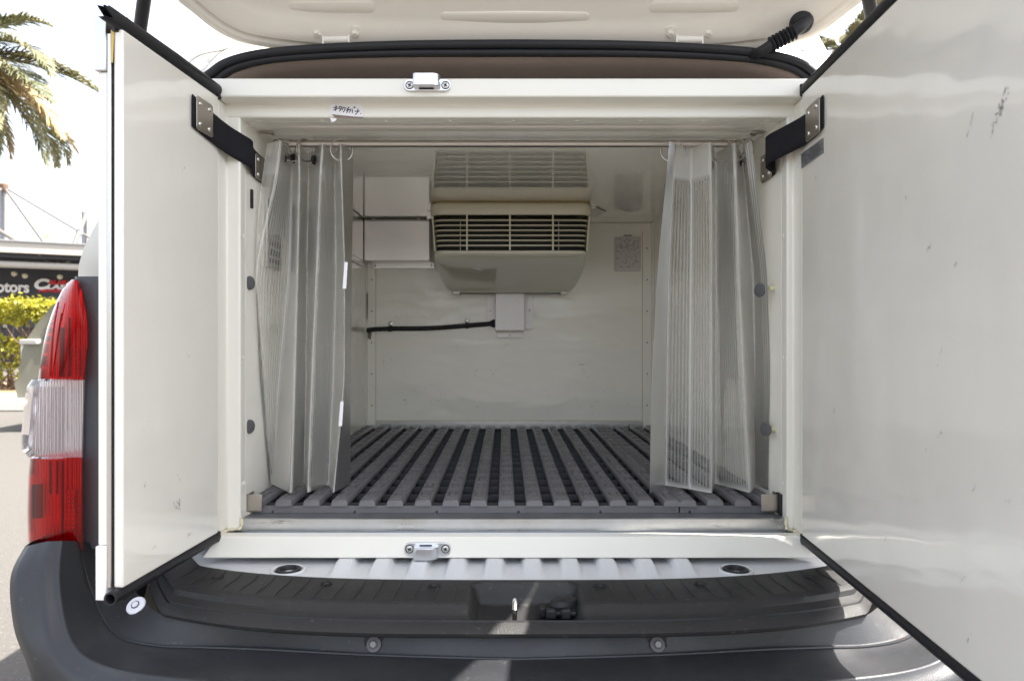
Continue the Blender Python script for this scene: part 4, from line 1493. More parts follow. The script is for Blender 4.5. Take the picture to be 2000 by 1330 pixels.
# ---- junction box
jb = thing('junction_box', 'white metal junction box on the back wall under the cooling unit', 'junction box', P(995, 610, 2.69))
def pxbox(px0, px1, py0, py1, Y0, Y1, name, material, parent, bevel=0.002):
    a, b2 = P(px0, py1, Y0), P(px1, py0, Y0)
    return MB().box((a.x, Y0, a.z), (b2.x, Y1, b2.z)).build(name, material, parent, bevel=bevel)


pxbox(967, 1025, 566, 646, 2.645, 2.694, 'cover', 'alu_clean', jb, 0.003)
pxbox(951, 1041, 571, 643, 2.692, 2.6968, 'side_flange', 'alu_clean', jb, 0.001)
pxbox(971, 1022, 648, 660, 2.6915, 2.6966, 'bottom_flange', 'alu_clean', jb, 0.001)
for px, py in ((958, 607), (1034, 606), (996, 654)):
    screw(jb, P(px, py, 2.6915), (0, -1, 0), 0.0052, 0.0016)
# ---- cable with clips
cb = thing('power_cable', 'black power cable clipped along the back wall', 'cable', P(840, 640, 2.68))
MB().tube(cr([P(690, 655, 2.67), P(717, 645, 2.682), P(762, 642, 2.684), P(840, 641, 2.684), P(912, 636, 2.684), P(963, 632, 2.684), P(970, 632, 2.684)], 6), 0.0085, 12).build('sheath', 'rubber', cb)
MB().lathe(P(957, 632, 2.683), (1, 0, 0), [(0.010, 0), (0.015, 0.012), (0.016, 0.022)], 14).build('gland', 'rubber', cb)
for px, py in ((762, 642), (912, 636)):
    c = P(px, py, 2.684)
    cl = MB().tube([c + Vector((-0.005, 0, 0)), c + Vector((0.005, 0, 0))], 0.0112, 14).build('cable_clip', 'rubber', cb)
    MB().lathe(c + Vector((0, 0.012, 0.018)), (0, -1, 0), [(0.0095, 0), (0.0095, 0.002), (0.005, 0.004)], 14).build('clip_washer', 'screw', cl)

# ---- data sheet on the back wall
sh = thing('data_sheet', 'printed data sheet stuck on the back wall right of the cooling unit', 'paper sheet', P(1225, 500, 2.695))
pxbox(1200, 1251, 462, 530, 2.6952, 2.6958, 'sheet', 'papergrey', sh, 0)
m = MB()
def mark(px0, px1, py0, py1, Y=2.6946):
    a, b2 = P(px0, py1, Y), P(px1, py0, Y)
    m.add([(a.x, Y, a.z), (b2.x, Y, a.z), (b2.x, Y, b2.z), (a.x, Y, b2.z)], [(0, 1, 2, 3)])


mark(1218, 1234, 459, 461.6)
for py in (464, 530 - 1):
    mark(1201, 1250, py, py + 0.5)
for px in (1201, 1250):
    mark(px, px + 0.5, 464, 529)
random.seed(3)
for i in range(17):
    py = 466.5 + i * 3.4
    mark(1202, 1250, py + 2.2, py + 2.5)
    x = 1203
    while x < 1247:
        wd = random.uniform(1.5, 6)
        if random.random() < (0.7 if i < 6 else 0.28):
            mark(x, min(x + wd, 1248), py, py + 1.3)
        x += wd + random.uniform(1, 4)
mark(1214, 1214.4, 464, 490)
mark(1223, 1223.4, 488, 512)
m.build('print', 'inkpale', sh, fixn=False)

# ---- handwritten sticker on the header
hs_ = thing('handwritten_sticker', 'torn white sticker with handwritten characters on the top frame', 'sticker', P(677, 215, YS))
YK = YS - 0.0006
m = MB().prism([P(645, 198, YK), P(672, 199, YK), P(700, 203, YK), P(710, 210, YK), P(709, 229, YK), P(690, 228, YK), P(660, 225, YK), P(643, 223, YK)], (0, -0.0004, 0))
m.build('paper_slip', 'paper', hs_)
m = MB().prism([P(648, 224, YK + 0.0002), P(709, 227, YK + 0.0002), P(709, 231, YK + 0.0002), P(670, 231, YK + 0.0002), P(655, 231, YK + 0.0002)], (0, -0.0003, 0))
m.build('adhesive_patch', 'stain', hs_)
m = MB().prism([P(645, 230.5, YK), P(658, 232, YK), P(656, 236, YK), P(648, 240, YK)], (0, -0.0006, 0))
m.build('torn_corner', 'paper', hs_)
strokes = [[(530, 520), (640, 488)], [(532, 592), (652, 540)], [(605, 448), (600, 540), (585, 612)],
           [(715, 478), (690, 545)], [(715, 484), (790, 492), (765, 565), (722, 632)], [(715, 540), (762, 572)],
           [(838, 498), (805, 590)], [(838, 506), (912, 522), (885, 600), (838, 662)],
           [(1030, 498), (965, 552)], [(930, 606), (1085, 566)], [(1000, 540), (990, 610), (950, 682)],
           [(1082, 560), (1070, 620), (1038, 672)], [(1130, 552), (1142, 682)], [(1182, 490), (1194, 524)], [(1212, 488), (1228, 524)],
           [(1220, 632), (1362, 628)], [(1322, 556), (1310, 650), (1236, 742)], [(1402, 704), (1412, 712)], [(620, 305), (640, 310)], [(770, 318), (810, 322)], [(910, 330), (955, 345)]]
m = MB()
for s_ in strokes:
    pts = [P(620 + x / 16.667, 180 + y / 16.667, YK - 0.0007) for x, y in s_]
    for p0, p1 in zip(pts, pts[1:]):
        d = (p1 - p0).normalized()
        q = Vector((-d.z, 0, d.x)) * 0.00085
        p0 = p0 - d * 0.0004
        p1 = p1 + d * 0.0004
        m.add([p0 - q, p0 + q, p1 + q, p1 - q], [(0, 1, 2, 3)])
m.build('handwriting', 'ink', hs_, fixn=False)

# ---- foil label on the wide door
fl = thing('foil_label', 'small grey printed foil label on the wide door under the strap', 'label', QR(0.075, 0, 0.32))
def rd(px, py, off):
    a, z = right_at(px, py)
    return QR(a, off, z)


MB().prism([rd(1565, 302, 0.0002), rd(1609, 270, 0.0002), rd(1609.5, 299, 0.0002), rd(1566, 330, 0.0002)], QR(0, 0.0006, 0) - QR(0, 0, 0)).build('foil', 'foil', fl)
m = MB()
def lab(u, v):
    a = rd(1565, 302, 0.0011).lerp(rd(1609, 270, 0.0011), u)
    b2 = rd(1566, 330, 0.0011).lerp(rd(1609.5, 299, 0.0011), u)
    return a.lerp(b2, v)


def lq(u0, u1, v0, v1):
    m.add([lab(u0, v0), lab(u1, v0), lab(u1, v1), lab(u0, v1)], [(0, 1, 2, 3)])


for v in (0.0, 0.335, 0.66):
    lq(0.0, 1.0, v, v + 0.035)
lq(0.24, 0.25, 0, 0.66)
for u0, u1, v0, v1 in ((0.05, 0.2, 0.12, 0.24), (0.4, 0.85, 0.12, 0.26), (0.05, 0.2, 0.46, 0.58), (0.36, 0.46, 0.44, 0.60), (0.42, 0.8, 0.76, 0.86), (0.15, 0.34, 0.78, 0.86)):
    x = u0
    while x < u1:
        lq(x, min(u1, x + random.uniform(0.012, 0.03)), v0, v1)
        x += random.uniform(0.03, 0.05)
for i in range(6):
    lq(0.52 + i * 0.065, 0.545 + i * 0.065, 0.40, 0.63)
m.build('print', 'black', fl, fixn=False)

# ---- floor gratings
def slat_mesh(y0, y1):
    """one deck slat, pads and ridges on top; local x centred"""
    w2 = 0.0158
    m = MB()
    zt = ZC - 0.3290
    prof2 = [(-w2 - 0.0014, -0.0125), (-w2, -0.0030), (-w2 + 0.003, 0.0), (w2 - 0.003, 0.0), (w2, -0.0030), (w2 + 0.0014, -0.0125)]
    m.grid([[Vector((x, y0, zt + z)) for x, z in prof2], [Vector((x, y0 + 0.004, zt + z)) for x, z in prof2], [Vector((x, y1, zt + z)) for x, z in prof2]])
    for i, p in enumerate(prof2):
        m.v[i].z -= 0.002 if 0 < i < 5 else 0
        m.v[i].y += 0.0015 if 0 < i < 5 else -0.001
    m.f.append((5, 4, 3, 2, 1, 0))
    m.f.append(tuple(range(12, 18)))
    y = y0 + 0.010
    while y < y1 - 0.06:
        zz = zt + 0.0002
        for k in range(4):
            yy = y + 0.004 + k * 0.0062
            m.box((-0.0105, yy, zt - 0.0004), (0.0105, yy + 0.0030, zt + 0.0018))
        m.box((-0.0050, y + 0.038, zt - 0.0004), (0.0052, y + 0.062, zt + 0.0018))
        for s in (-1, 1):
            m.box((s * 0.0092 - 0.0010, y + 0.034, zt - 0.0004), (s * 0.0095 + 0.0012, y + 0.066, zt + 0.0018))
        y += 0.0786
    return m


proto = slat_mesh(1.448, 2.672)


def grating(label, pxs, x0, x1, notch):
    g_ = thing('floor_grating', label, 'floor grating', (x0, 1.46, ZC + ZF), 'plastic floor gratings of the box')
    org = ORG[g_.name]
    base = None
    for i, px in enumerate(pxs):
        x = (px - CX) / F * 1.45
        if base is None:
            save = [p.copy() for p in proto.v]
            mm_ = MB()
            mm_.v = [p + org for p in save]
            mm_.f = list(proto.f)
            base = mm_.build('slat', 'deck', g_, sharp=40)
            o = base
        else:
            o = base.copy()
            COL.objects.link(o)
            o.parent = g_
        o.location = Vector((x, random.uniform(-0.0015, 0.0015), random.uniform(-0.0004, 0.0004))) - Vector((0, 0, 0)) - org
    zt = ZC - 0.3418
    zb = ZC + ZF + 0.0012
    # front rail with small drain notches, rear rail and side rails
    m = MB()
    pts = [(x0, zb)]
    x = x0 + notch
    while x < x1 - 0.02:
        pts += [(x - 0.0022, zb), (x - 0.0018, zb + 0.004), (x + 0.0018, zb + 0.004), (x + 0.0022, zb)]
        x += 0.166
    pts += [(x1, zb), (x1, zt), (x0, zt)]
    m.prism([Vector((a, 1.4520, c)) for a, c in pts], (0, 0.004, 0))
    m.build('front_rail', 'deck', g_)
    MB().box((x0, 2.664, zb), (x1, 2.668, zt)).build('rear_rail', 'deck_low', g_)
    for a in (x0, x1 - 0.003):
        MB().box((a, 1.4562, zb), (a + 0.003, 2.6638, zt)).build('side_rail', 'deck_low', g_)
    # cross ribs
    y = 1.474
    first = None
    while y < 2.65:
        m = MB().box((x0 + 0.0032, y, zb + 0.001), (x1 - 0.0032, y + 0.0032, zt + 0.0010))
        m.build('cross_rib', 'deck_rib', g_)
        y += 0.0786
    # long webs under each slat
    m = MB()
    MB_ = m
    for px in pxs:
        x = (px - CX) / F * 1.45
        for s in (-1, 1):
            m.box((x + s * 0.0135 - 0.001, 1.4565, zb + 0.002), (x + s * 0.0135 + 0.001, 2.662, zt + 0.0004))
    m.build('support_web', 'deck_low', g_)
    return g_


pL = [989.3 + 54.4 * k for k in range(-9, 6)] + [1312.5]
grating('wide grey plastic floor grating covering most of the box floor', pL, XL + 0.002, (1326 - CX) / F * 1.45, 0.045)
grating('narrow grey plastic floor grating along the right inner wall', [1343.5, 1397, 1450.5, 1502], (1328.5 - CX) / F * 1.45, XR - 0.002, 0.02)

# ---- curtain rail, rings and vinyl curtains
RY, RZ = 1.53, 0.4115
rl = thing('curtain_rail', 'thin steel curtain rail across the box opening', 'curtain rail', V(0.016, RY, RZ))
ra, rb = P(566, 283, RY), P(1442, 283, RY)
ra.z = rb.z = ZC + RZ
MB().tube([ra, rb], 0.0074, 14).build('rail_tube', 'steel', rl)
for s, e, px in ((-1, ra, 512), (1, rb, 1488)):
    t = P(px, 259, 1.498)
    t.z = ZC + ZT - 0.002
    pts = cr([e + Vector((-s * 0.004, 0, 0)), e + Vector((s * 0.014, -0.006, 0.003)), e + Vector((s * 0.030, -0.018, 0.012)), t + Vector((-s * 0.022, 0.002, 0)), t + Vector((s * 0.006, 0, 0))], 5)
    wid = Vector((0, 0.0065, 0))
    m = MB()
    m.grid([[p - wid for p in pts], [p + wid for p in pts]])
    m.build('end_bracket', 'steel', rl, solid=0.002, sharp=80)


def curtain(label, keys, levels, eyelets, tip):
    """keys: for each fold vertex, (px, Y) at each level; levels: z of each level"""
    cu = thing('vinyl_curtain', label, 'curtain', Vector((P(keys[0][0][0], 600, 1.53).x, 1.53, ZC - 0.32)), 'clear ribbed vinyl curtains')
    nr = 46
    nsub = 9
    zt, zbm = levels[0], levels[-1]
    rows, LVL = [], []
    # arc length at mid height for the rib pattern
    for j in range(nr):
        z = zt + (zbm - zt) * j / (nr - 1)
        pts = []
        for kv in keys:
            tabx = [(-lv, kv[i][0]) for i, lv in enumerate(levels)]
            taby = [(-lv, kv[i][1]) for i, lv in enumerate(levels)]
            # smooth interpolation between levels
            def sm(tab):
                x = -z
                if x <= tab[0][0]:
                    return tab[0][1]
                for (a, b_), (c, d) in zip(tab, tab[1:]):
                    if x <= c:
                        t = (x - a) / (c - a)
                        return b_ + (d - b_) * t
                return tab[-1][1]
            px, Y = sm(tabx), sm(taby)
            pts.append(Vector(((px - CX) / F * Y, Y, ZC + z)))
        row = []
        for i in range(len(pts) - 1):
            for k in range(nsub):
                t = k / nsub
                p = pts[i].lerp(pts[i + 1], t)
                row.append(p)
        row.append(pts[-1])
        LVL.append(row)
        # soften creases and add a slow ripple
        for _ in range(1):
            row = [row[0]] + [row[i] * 0.5 + (row[i - 1] + row[i + 1]) * 0.25 for i in range(1, len(row) - 1)] + [row[-1]]
        for i, p in enumerate(row):
            p.y += 0.0012 * noise.noise((i * 0.22, z * 5.0, 1.7))
            p.x += 0.0005 * noise.noise((i * 0.30, z * 7.0, 4.1))
            p.z += tip * (0.5 - (p.y - 1.52) * 4) * (0 if j < nr - 6 else (j - nr + 6) / 5) * 0.004
            p.x = min(max(p.x, XL + 0.004), XR - 0.004)
        rows.append(row)
    for _ in range(6):          # ease the bends between the levels
        rows = [rows[0]] + [[(a + c) * 0.25 + b_ * 0.5 for a, b_, c in zip(rows[j - 1], rows[j], rows[j + 1])] for j in range(1, nr - 1)] + [rows[-1]]
    mid = rows[nr // 2]
    L = [0.0]
    for a, b_ in zip(mid, mid[1:]):
        L.append(L[-1] + (b_ - a).length)
    m = MB()
    m.grid(rows)
    m.uv, m.uv2 = [], []
    for j in range(nr):
        z = rows[j][0].z - ZC
        hem = 0.55 if z > zt - 0.068 else 0.0
        for i in range(len(mid)):
            u = L[i]
            m.uv.append((u, z))
            kk = i % nsub
            cw = 0.0
            if kk == 0:
                cw = 0.80 if 0 < i < len(mid) - 1 else 0.92
            m.uv2.append(max(cw, hem, 0.80 if j >= nr - 1 else 0))
    sheet = m.build('vinyl_sheet', 'vinyl', cu, sharp=180, fixn=False)
    for px, py, Y, tw in eyelets:
        c = P(px, py, Y)
        ax = Vector((math.cos(tw), -math.sin(tw), 0))
        e = MB().lathe(c, ax, [(0.0042, -0.0022), (0.0098, -0.0020), (0.0105, 0), (0.0098, 0.0020), (0.0042, 0.0022)], 16).build('eyelet', 'rubber', cu)
    return cu


# fold vertices: (px, Y) at top, hem, middle, bottom
lev = (0.404, 0.335, 0.14, -0.10, -0.3215)
left_keys = [
    [(522, 1.500), (513, 1.495), (483, 1.480), (487, 1.500), (512, 1.560)],
    [(548, 1.475), (541, 1.475), (497, 1.470), (499, 1.500), (516, 1.585)],
    [(572, 1.575), (570, 1.575), (566, 1.560), (545, 1.560), (532, 1.560)],
    [(583, 1.492), (585, 1.485), (581, 1.475), (575, 1.468), (568, 1.462)],
    [(602, 1.590), (602, 1.590), (599, 1.590), (598, 1.590), (594, 1.590)],
    [(630, 1.490), (625, 1.482), (618, 1.472), (607, 1.468), (600, 1.466)],
    [(655, 1.585), (655, 1.580), (657, 1.572), (652, 1.562), (642, 1.555)],
    [(664, 1.488), (666, 1.480), (673, 1.472), (672, 1.466), (650, 1.462)],
    [(691, 1.570), (690, 1.565), (687, 1.560), (685, 1.560), (684, 1.565)],
]
curtain('clear ribbed vinyl curtain gathered at the left of the box opening', left_keys, lev,
        [(553, 309, 1.515, 0.4), (573, 310, 1.545, 0.3), (613, 313, 1.535, 0.2), (674, 315, 1.535, 0.1)], 1)
right_keys = [
    [(1307, 1.480), (1302, 1.476), (1284, 1.468), (1272, 1.462), (1269, 1.458)],
    [(1318, 1.500), (1314, 1.510), (1305, 1.540), (1302, 1.550), (1300, 1.548)],
    [(1350, 1.540), (1350, 1.535), (1350, 1.520), (1348, 1.512), (1346, 1.506)],
    [(1389, 1.484), (1390, 1.478), (1391, 1.470), (1391, 1.465), (1391, 1.461)],
    [(1397, 1.580), (1397, 1.580), (1396, 1.575), (1396, 1.570), (1396, 1.570)],
    [(1436, 1.488), (1438, 1.482), (1443, 1.474), (1455, 1.468), (1466, 1.464)],
    [(1449, 1.585), (1456, 1.580), (1470, 1.575), (1476, 1.575), (1477, 1.580)],
    [(1452, 1.505), (1460, 1.505), (1484, 1.505), (1490, 1.510), (1492, 1.520)],
    [(1467, 1.480), (1475, 1.478), (1498, 1.478), (1506, 1.480), (1508, 1.490)],
]
curtain('clear ribbed vinyl curtain gathered at the right of the box opening', right_keys, lev,
        [(1391, 324, 1.520, 0.2), (1447, 316, 1.540, 0.3)], 1)
# velcro tabs on the left curtain edge
for px, py, hh in ((674, 538, 26), (666, 808, 24)):
    a = P(px - 4, py + hh, 1.462)
    b2 = P(px + 4, py - hh, 1.462)
    o = MB().prism([P(px - 5, py + hh, 1.463), P(px + 2, py + hh, 1.463), P(px + 5, py - hh, 1.463), P(px - 1, py - hh, 1.463)], (0, 0.0015, 0)).build('velcro_tab', 'paper', bpy.data.objects['vinyl_curtain'])
ring_lab = {548: 'leftmost steel curtain ring, at the wall bracket', 566: 'steel curtain ring second from the left wall', 597: 'steel curtain ring third from the left wall', 667: 'steel curtain ring at the inner edge of the left curtain',
            1312: 'steel curtain ring at the inner edge of the right curtain', 1410: 'steel curtain ring third from the right wall', 1438: 'steel curtain ring second from the right wall', 1454: 'rightmost steel curtain ring, at the wall bracket'}
for px, lb in ring_lab.items():
    x = (px - CX) / F * RY
    tw = {548: 0.9, 566: 0.75, 597: 0.95, 667: 0.35, 1312: 0.35, 1410: 0.7, 1438: 0.8, 1454: 0.9}[px]
    s = 1 if px < 1000 else -1
    c = V(x, RY, RZ - 0.0140)
    o = MB().torus(c, (math.cos(tw), s * math.sin(tw), 0), (0, 0, 1), 0.0232, 0.0019, 30, 6).build('curtain_ring', 'steel')
    tag(o, lb, 'ring', 'steel rings on the curtain rail')

# ================================================================== background
# ---- hedge
hdg = thing('hedge', 'clipped yellow-green hedge with bare brown stems along the pavement', 'hedge', (-6, 11.6, 0.15))
random.seed(11)
lv, lf = [], []
def leaf(c, s, nrm):
    a = nrm.orthogonal().normalized()
    a = Matrix.Rotation(random.uniform(0, 6.28), 3, nrm) @ a
    b_ = nrm.cross(a)
    o = len(lv)
    lv.extend([c - a * s * 0.5, c + b_ * s * 0.32 + a * 0.05 * s, c + a * s * 0.6 + nrm * s * 0.1, c - b_ * s * 0.32 + a * 0.05 * s])
    lf.append((o, o + 1, o + 2, o + 3))


HX0, HX1 = -13.0, 8.0
def hedge_top(x):
    return 1.50 + 0.07 * noise.noise((x * 1.1, 0, 0)) + 0.05 * noise.noise((x * 3.1, 5, 0))


for i in range(26000):
    x = random.uniform(-10.5, -6.5) if i < 17000 else random.uniform(HX0, HX1)
    top = hedge_top(x)
    t = random.random()
    if t < 0.35:
        y, z = random.uniform(11.05, 12.6), top + random.gauss(0, 0.05)
        nrm = Vector((random.gauss(0, 0.5), random.gauss(-0.2, 0.5), 1)).normalized()
    else:
        hgt = 1 - random.random() ** 1.5 * 0.78
        z = top * hgt
        y = 11.02 + abs(random.gauss(0, 0.10)) + 0.10 * noise.noise((x * 2.3, z * 2.3, 3)) + (0.18 * max(0, 0.62 - hgt))
        if hgt < 0.5 and random.random() < 0.62:
            continue
        if noise.noise((x * 3.2, z * 3.2, 8)) < -0.18 - 0.25 * (hgt - 0.6):
            continue
        nrm = Vector((random.gauss(0.1, 0.6), random.gauss(-1, 0.5), random.gauss(0.5, 0.5))).normalized()
    leaf(Vector((x, y, z)), random.uniform(0.045, 0.085), nrm)
m = MB()
m.v, m.f = lv, lf
m.build('foliage', 'leaf', hdg, fixn=False, kind='stuff')
m = MB()
for i in range(330):
    x = random.uniform(-10.5, -6.5) if i < 230 else random.uniform(HX0, HX1)
    y = random.uniform(11.15, 12.0)
    p = Vector((x, y, 0.16))
    pts = [p]
    for k in range(4):
        p = p + Vector((random.gauss(0, 0.13), random.gauss(-0.03, 0.07), random.uniform(0.15, 0.33)))
        pts.append(p)
    m.tube(pts, [0.016, 0.012, 0.009, 0.006, 0.003], 5, cap=False)
m.build('stems', 'twig', hdg, kind='stuff')
# ---- parked car behind the van
car = thing('parked_car', 'olive silver parked hatchback half hidden behind the tail light', 'car', (-3.4, 8.3, 0))
CDX = 0.27
cp = [(-5.36, 0.36), (-5.39, 0.52), (-5.34, 0.60), (-5.31, 0.86), (-5.27, 0.97), (-5.16, 1.16), (-5.02, 1.34), (-4.8, 1.43), (-4.2, 1.48), (-3.4, 1.46), (-2.7, 1.10), (-1.9, 0.98), (-1.45, 0.80), (-1.35, 0.55), (-1.38, 0.34)]
rows = []
for Y, s, dz in ((7.52, 0.96, -0.0), (7.48, 1.0, 0), (8.3, 1.01, 0.02), (9.12, 1.0, 0), (9.08, 0.96, 0)):
    rows.append([Vector((CDX - 3.37 + (x + 3.37) * s, Y + (0.14 * max(0, (z - 0.9)) * (1 if Y < 8.3 else -1) if Y != 8.3 else 0), z + dz)) for x, z in cp])
m = MB()
m.grid(rows)
m.f.append(tuple(range(len(cp))))
m.f.append(tuple(4 * len(cp) + k for k in range(len(cp)))[::-1])
m.build('body', 'carpaint', car, sharp=50)
m = MB().prism([(CDX - 5.13, 7.515, 0.98), (CDX - 3.0, 7.515, 1.00), (CDX - 3.45, 7.565, 1.38), (CDX - 4.85, 7.565, 1.38)], (0, 0.02, 0)).build('side_glass', 'winglass', car)
m = MB().prism([(CDX - 5.275, 7.60, 1.00), (CDX - 5.275, 9.00, 1.00), (CDX - 5.06, 8.95, 1.31), (CDX - 5.06, 7.65, 1.31)], (-0.02, 0, 0.01)).build('rear_glass', 'winglass', car)
MB().box((CDX - 5.345, 7.50, 0.66), (CDX - 5.28, 7.66, 0.92)).build('rear_lamp', 'carlight', car, bevel=0.02)
MB().box((CDX - 5.335, 7.47, 0.92), (CDX - 5.15, 7.56, 0.975)).build('chrome_strip', 'white', car, bevel=0.01)
MB().box((CDX - 5.43, 7.55, 0.40), (CDX - 5.36, 9.05, 0.50)).build('rear_bumper', 'mast', car, bevel=0.02)
for x in (CDX - 4.6, CDX - 2.1):
    for Y in (7.47, 8.96):
        wl = MB().lathe((x, Y, 0.31), (0, 1, 0), [(0.2, 0), (0.3, 0.02), (0.31, 0.05), (0.31, 0.13), (0.3, 0.16), (0.2, 0.17)], 24).build('wheel', 'tyre', car)
        MB().lathe((x, Y - 0.006, 0.31), (0, 1, 0), [(0.08, 0), (0.2, 0.01)], 18).build('rim', 'cast', wl)

# ---- showroom building with cable-stayed canopy
def fY(px):
    xa, ya, xb, yb = (0 - CX) / F * 24.0, 24.0, (160 - CX) / F * 25.1, 25.1
    m_ = (xb - xa) / (yb - ya)
    return (xa - m_ * ya) / ((px - CX) / F - m_)


def bpos(px, py, off=0.0):
    """point on the facade line: recedes towards the right"""
    Y = fY(px) - off
    return P(px, py, Y)


bld = thing('showroom_building', 'dark showroom building with white canopy and large lettering behind the hedge', 'building', (-16, 25, 0))
def bq(px0, px1, py0a, py1a, slope, depth, name, material, off=0.0, bevel=0.0):
    """horizontal band between py0 and py1 at px 0, dropping by slope per pixel"""
    def q(px, py):
        s = (py - CY) * 24.0 / fY(px) + CY
        return bpos(px, s, off)
    pts = [q(px0, py1a), q(px1, py1a), q(px1, py0a), q(px0, py0a)]
    return MB().prism(pts, (0, depth, 0)).build(name, material, bld, bevel=bevel)


bq(-420, 300, 470, 492, 0, 6.0, 'canopy_fascia', 'white', off=1.6)
bq(-420, 300, 467, 470, 0, 6.0, 'roof_edge', 'mast', off=1.65)
bq(-420, 300, 492, 502, 0, 5.8, 'soffit', 'facade', off=1.4)
bq(-420, 300, 520, 577, 0, 5.0, 'sign_fascia', 'facade')
bq(-420, 300, 505, 522, 0, 0.6, 'wall_band', 'facade', off=-0.3)
bq(-420, 300, 577, 717, 0, 4.0, 'shop_wall', 'facade', off=-0.4)
tb = []
for px in (-420, -100, 0, 160, 300):
    s = (516 - CY) * 24.0 / fY(px) + CY
    tb.append(bpos(px, s, 1.3))
MB().tube(tb, 0.11, 10).build('canopy_tube', 'white', bld)
for px0, px1 in ((-8, 8), (50, 74), (78, 100), (104, 130), (-60, -20), (-110, -66)):
    wf = bq(px0, px1, 577, 640, 0, 0.15, 'window', 'mast' if px0 > 40 else 'white', off=-0.30)
    def q(px, py):
        s = (py - CY) * 24.0 / fY(px) + CY
        return bpos(px, s, -0.28)
    MB().prism([q(px0 + 3, 640), q(px1 - 3, 640), q(px1 - 3, 581), q(px0 + 3, 581)], (0, 0.02, 0)).build('pane', 'glassdark', wf)
# masts and rods
def pole(a, b2, r, name, material):
    return MB().tube([a, b2], r, 8).build(name, material, bld)


for px, pyt, r in ((6, 368, 0.11), (166, 414, 0.12)):
    a = bpos(px, pyt, -1.0)
    a2 = bpos(px, 492, -1.0)
    ms = pole(a2, a, r, 'mast', 'mast')
    ms2 = pole(a2 + Vector((0.17, -0.1, 0)), a + Vector((0.17, -0.1, 0)), 0.06, 'mast_tube', 'white')
t1 = bpos(8, 366, -0.8)
MB().lathe(t1 + Vector((0, 0, -0.15)), (0, 0, 1), [(0.10, 0), (0.14, 0.1), (0.14, 0.25), (0.06, 0.3)], 10).build('mast_cap', 'twig', bld)
j1 = bpos(155, 453, 0.6)
j2 = bpos(120, 522, 1.25)
pole(t1, j1, 0.035, 'stay_rod', 'rod')
pole(t1, j2, 0.05, 'stay_rod', 'rod')
pole(bpos(-60, 415, 0), j2 + Vector((-0.1, 0, 0)), 0.07, 'stay_rod', 'rod')
pole(bpos(170, 415, -0.8), j1, 0.07, 'stay_rod', 'rod')
pole(j1, bpos(131, 517, 1.25), 0.09, 'stay_rod', 'rod')
pole(j1, bpos(185, 470, 0.6), 0.04, 'stay_rod', 'rod')
pole(t1, bpos(-80, 420, 0.2), 0.05, 'stay_rod', 'rod')
MB().box(tuple(j1 - Vector((0.10, 0.08, 0.12))), tuple(j1 + Vector((0.10, 0.08, 0.10)))).build('rod_joint', 'mast', bld, bevel=0.03)
MB().box(tuple(j2 - Vector((0.12, 0.1, 0.08))), tuple(j2 + Vector((0.14, 0.1, 0.10)))).build('rod_joint', 'mast', bld, bevel=0.03)
# floodlight and spot lamps
fa = bpos(92, 462, 1.3)
MB().box(tuple(fa - Vector((0.10, 0.05, 0.08))), tuple(fa + Vector((0.11, 0.05, 0.09)))).build('floodlight', 'lampglass', bld, bevel=0.02)
pole(bpos(77, 500, 1.4), fa, 0.025, 'lamp_arm', 'white')
for px, py in ((31, 534), (52, 538), (120, 540)):
    c = bpos(px, py, 0.7)
    MB().lathe(c, (0, -1, -0.3), [(0.05, 0), (0.08, 0.05), (0.08, 0.12), (0.03, 0.13)], 10).build('spot_lamp', 'lampglass', bld)
# lettering
def lettering(txt, px, px1, py, hpx, material, bold=0.0, skew=0.0):
    cu = bpy.data.curves.new('lettering', 'FONT')
    cu.body = txt
    cu.size = 1.0
    cu.extrude = 0.02
    cu.offset = bold
    cu.shear = skew
    to = bpy.data.objects.new('tmp', cu)
    COL.objects.link(to)
    dg = bpy.context.evaluated_depsgraph_get()
    me = bpy.data.meshes.new_from_object(to.evaluated_get(dg))
    bpy.data.objects.remove(to)
    a = bpos(px, py, 0.06)
    ex = (bpos(px + 50, py, 0.06) - a)
    ex.z = 0
    ex.normalize()
    sc = hpx / F * a.y / 0.70
    ny = Vector((ex.y, -ex.x, 0))
    org = ORG[bld.name]
    xs_ = [v.co.x for v in me.vertices]
    me.transform(Matrix.Translation((-min(xs_), 0, 0)))
    squash = (bpos(px1, py, 0.06) - a).length / (max(xs_) - min(xs_)) / sc
    me.transform(Matrix(((ex.x * sc * squash, 0, ny.x, 0), (ex.y * sc * squash, 0, ny.y, 0), (0, sc, 0, 0), (0, 0, 0, 1))))
    me.transform(Matrix.Translation(a - org))
    me.materials.clear()
    me.materials.append(M[material])
    o = bpy.data.objects.new('lettering', me)
    COL.objects.link(o)
    o.parent = bld
    return o


lettering('motors', -30, 57, 569, 21, 'whitetxt', 0.03)
lettering('C', 67, 97, 564, 19, 'whitetxt', 0.05, 0.25)
lettering('ALAIN', 94, 134, 555.5, 8.5, 'redtxt', 0.05, 0.2)
lettering('LASS', 91, 138, 564, 8.5, 'whitetxt', 0.05, 0.2)
lettering('MOTORS', 75, 128, 570, 5.5, 'redtxt', 0.05, 0.2)


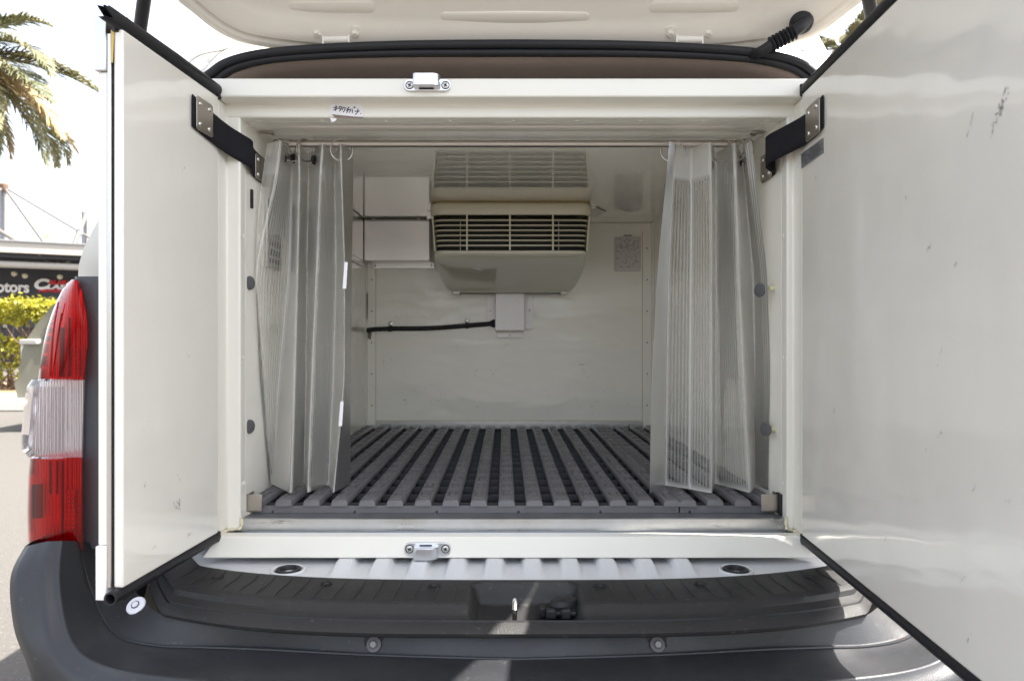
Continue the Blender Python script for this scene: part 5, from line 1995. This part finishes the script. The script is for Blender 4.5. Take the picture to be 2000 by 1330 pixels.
# ---- palms
def palm(name_label, base, hgt, fronds, seed, flen):
    random.seed(seed)
    p = thing('palm_tree', name_label, 'palm tree', base, 'palm trees')
    base = Vector(base)
    top = base + Vector((0, 0, hgt))
    pts, rad = [], []
    for k in range(25):
        t = k / 24
        pts.append(base.lerp(top, t) + Vector((0.08 * math.sin(t * 2), 0, 0)))
        rad.append(0.24 - 0.07 * t + 0.02 * (k % 2))
    MB().tube(pts, rad, 12).build('trunk', 'bark', p, sharp=60)
    top = pts[-1]
    for i, fr in enumerate(fronds):
        az, el, L, droop, dry = fr
        d = Vector((math.cos(az), math.sin(az), 0))
        n = 26
        path = []
        q = top + d * 0.1
        ang = el
        for k in range(n + 1):
            path.append(q.copy())
            q = q + (d * math.cos(ang) + Vector((0, 0, 1)) * math.sin(ang)) * (L / n)
            ang -= droop / n * (0.5 + 1.2 * k / n)
        m = MB()
        m.tube(path, [0.026 * (1 - 0.85 * k / n) for k in range(n + 1)], 5, cap=False)
        side = Vector((-d.y, d.x, 0))
        for k in range(int(n * 4.2)):
            t = 0.13 + 0.87 * (k / (n * 4.2))
            f = t * n
            i0 = min(n - 1, int(f))
            c = path[i0].lerp(path[i0 + 1], f - i0)
            tg = (path[i0 + 1] - path[i0]).normalized()
            up = side.cross(tg).normalized()
            if up.z < 0:
                up = -up
            ll = L * 0.20 * (math.sin(math.pi * min(1, t * 0.86 + 0.12)) * 0.9 + 0.12) * random.uniform(0.8, 1.15)
            for s in (-1, 1):
                dd = (tg * random.uniform(0.75, 1.05) + side * s * random.uniform(0.55, 0.9) + up * random.uniform(-0.05, 0.45)).normalized()
                e1 = c + dd * ll * 0.55
                e2 = c + dd * ll + Vector((0, 0, -ll * random.uniform(0.08, 0.30)))
                wv = tg.cross(dd).cross(dd).normalized() * 0.016
                o = len(m.v)
                m.v += [c - wv * 0.5, c + wv * 0.5, e1 + wv, e1 - wv, e2]
                m.f += [(o, o + 1, o + 2, o + 3), (o + 3, o + 2, o + 4)]
        m.build('frond', 'frond_dry' if dry else 'frond', p, fixn=False)
    return p


bx_ = P(-105, 105, 11.5)
# fronds: azimuth (0 = to the right), elevation, length, droop, dry
FR = [(-0.15, 0.62, 1.9, 1.1, False), (-0.25, 0.28, 2.15, 1.35, False), (0.10, 0.10, 2.15, 0.75, False), (0.25, 0.02, 2.5, 0.70, False), (-0.35, -0.22, 2.45, 0.55, False), (-0.1, -0.35, 2.35, 0.75, True),
      (0.1, -0.62, 2.25, 0.7, False), (-0.4, -0.75, 2.1, 0.75, False), (0.3, -0.9, 1.8, 0.6, True), (0.5, -0.45, 2.2, 0.6, True), (-0.6, -0.5, 2.2, 0.6, False)]
random.seed(21)
for k in range(16):
    FR.append((0.9 + k * 0.30, random.uniform(-0.5, 0.9), random.uniform(1.9, 2.5), random.uniform(0.8, 1.3), random.random() < 0.2))
palm('tall date palm with drooping fronds left of the van', (bx_.x, bx_.y, 0.1), bx_.z - 0.1, FR, 5, 2.2)
b3 = P(1640, 95, 17.0)
FR2 = [(k * 0.42, random.uniform(-0.4, 1.0), random.uniform(1.2, 1.7), random.uniform(0.8, 1.3), random.random() < 0.15) for k in range(15)]
palm('distant palm crown showing between the tailgate and the wide door', (b3.x, b3.y, 0), b3.z, FR2, 8, 1.6)
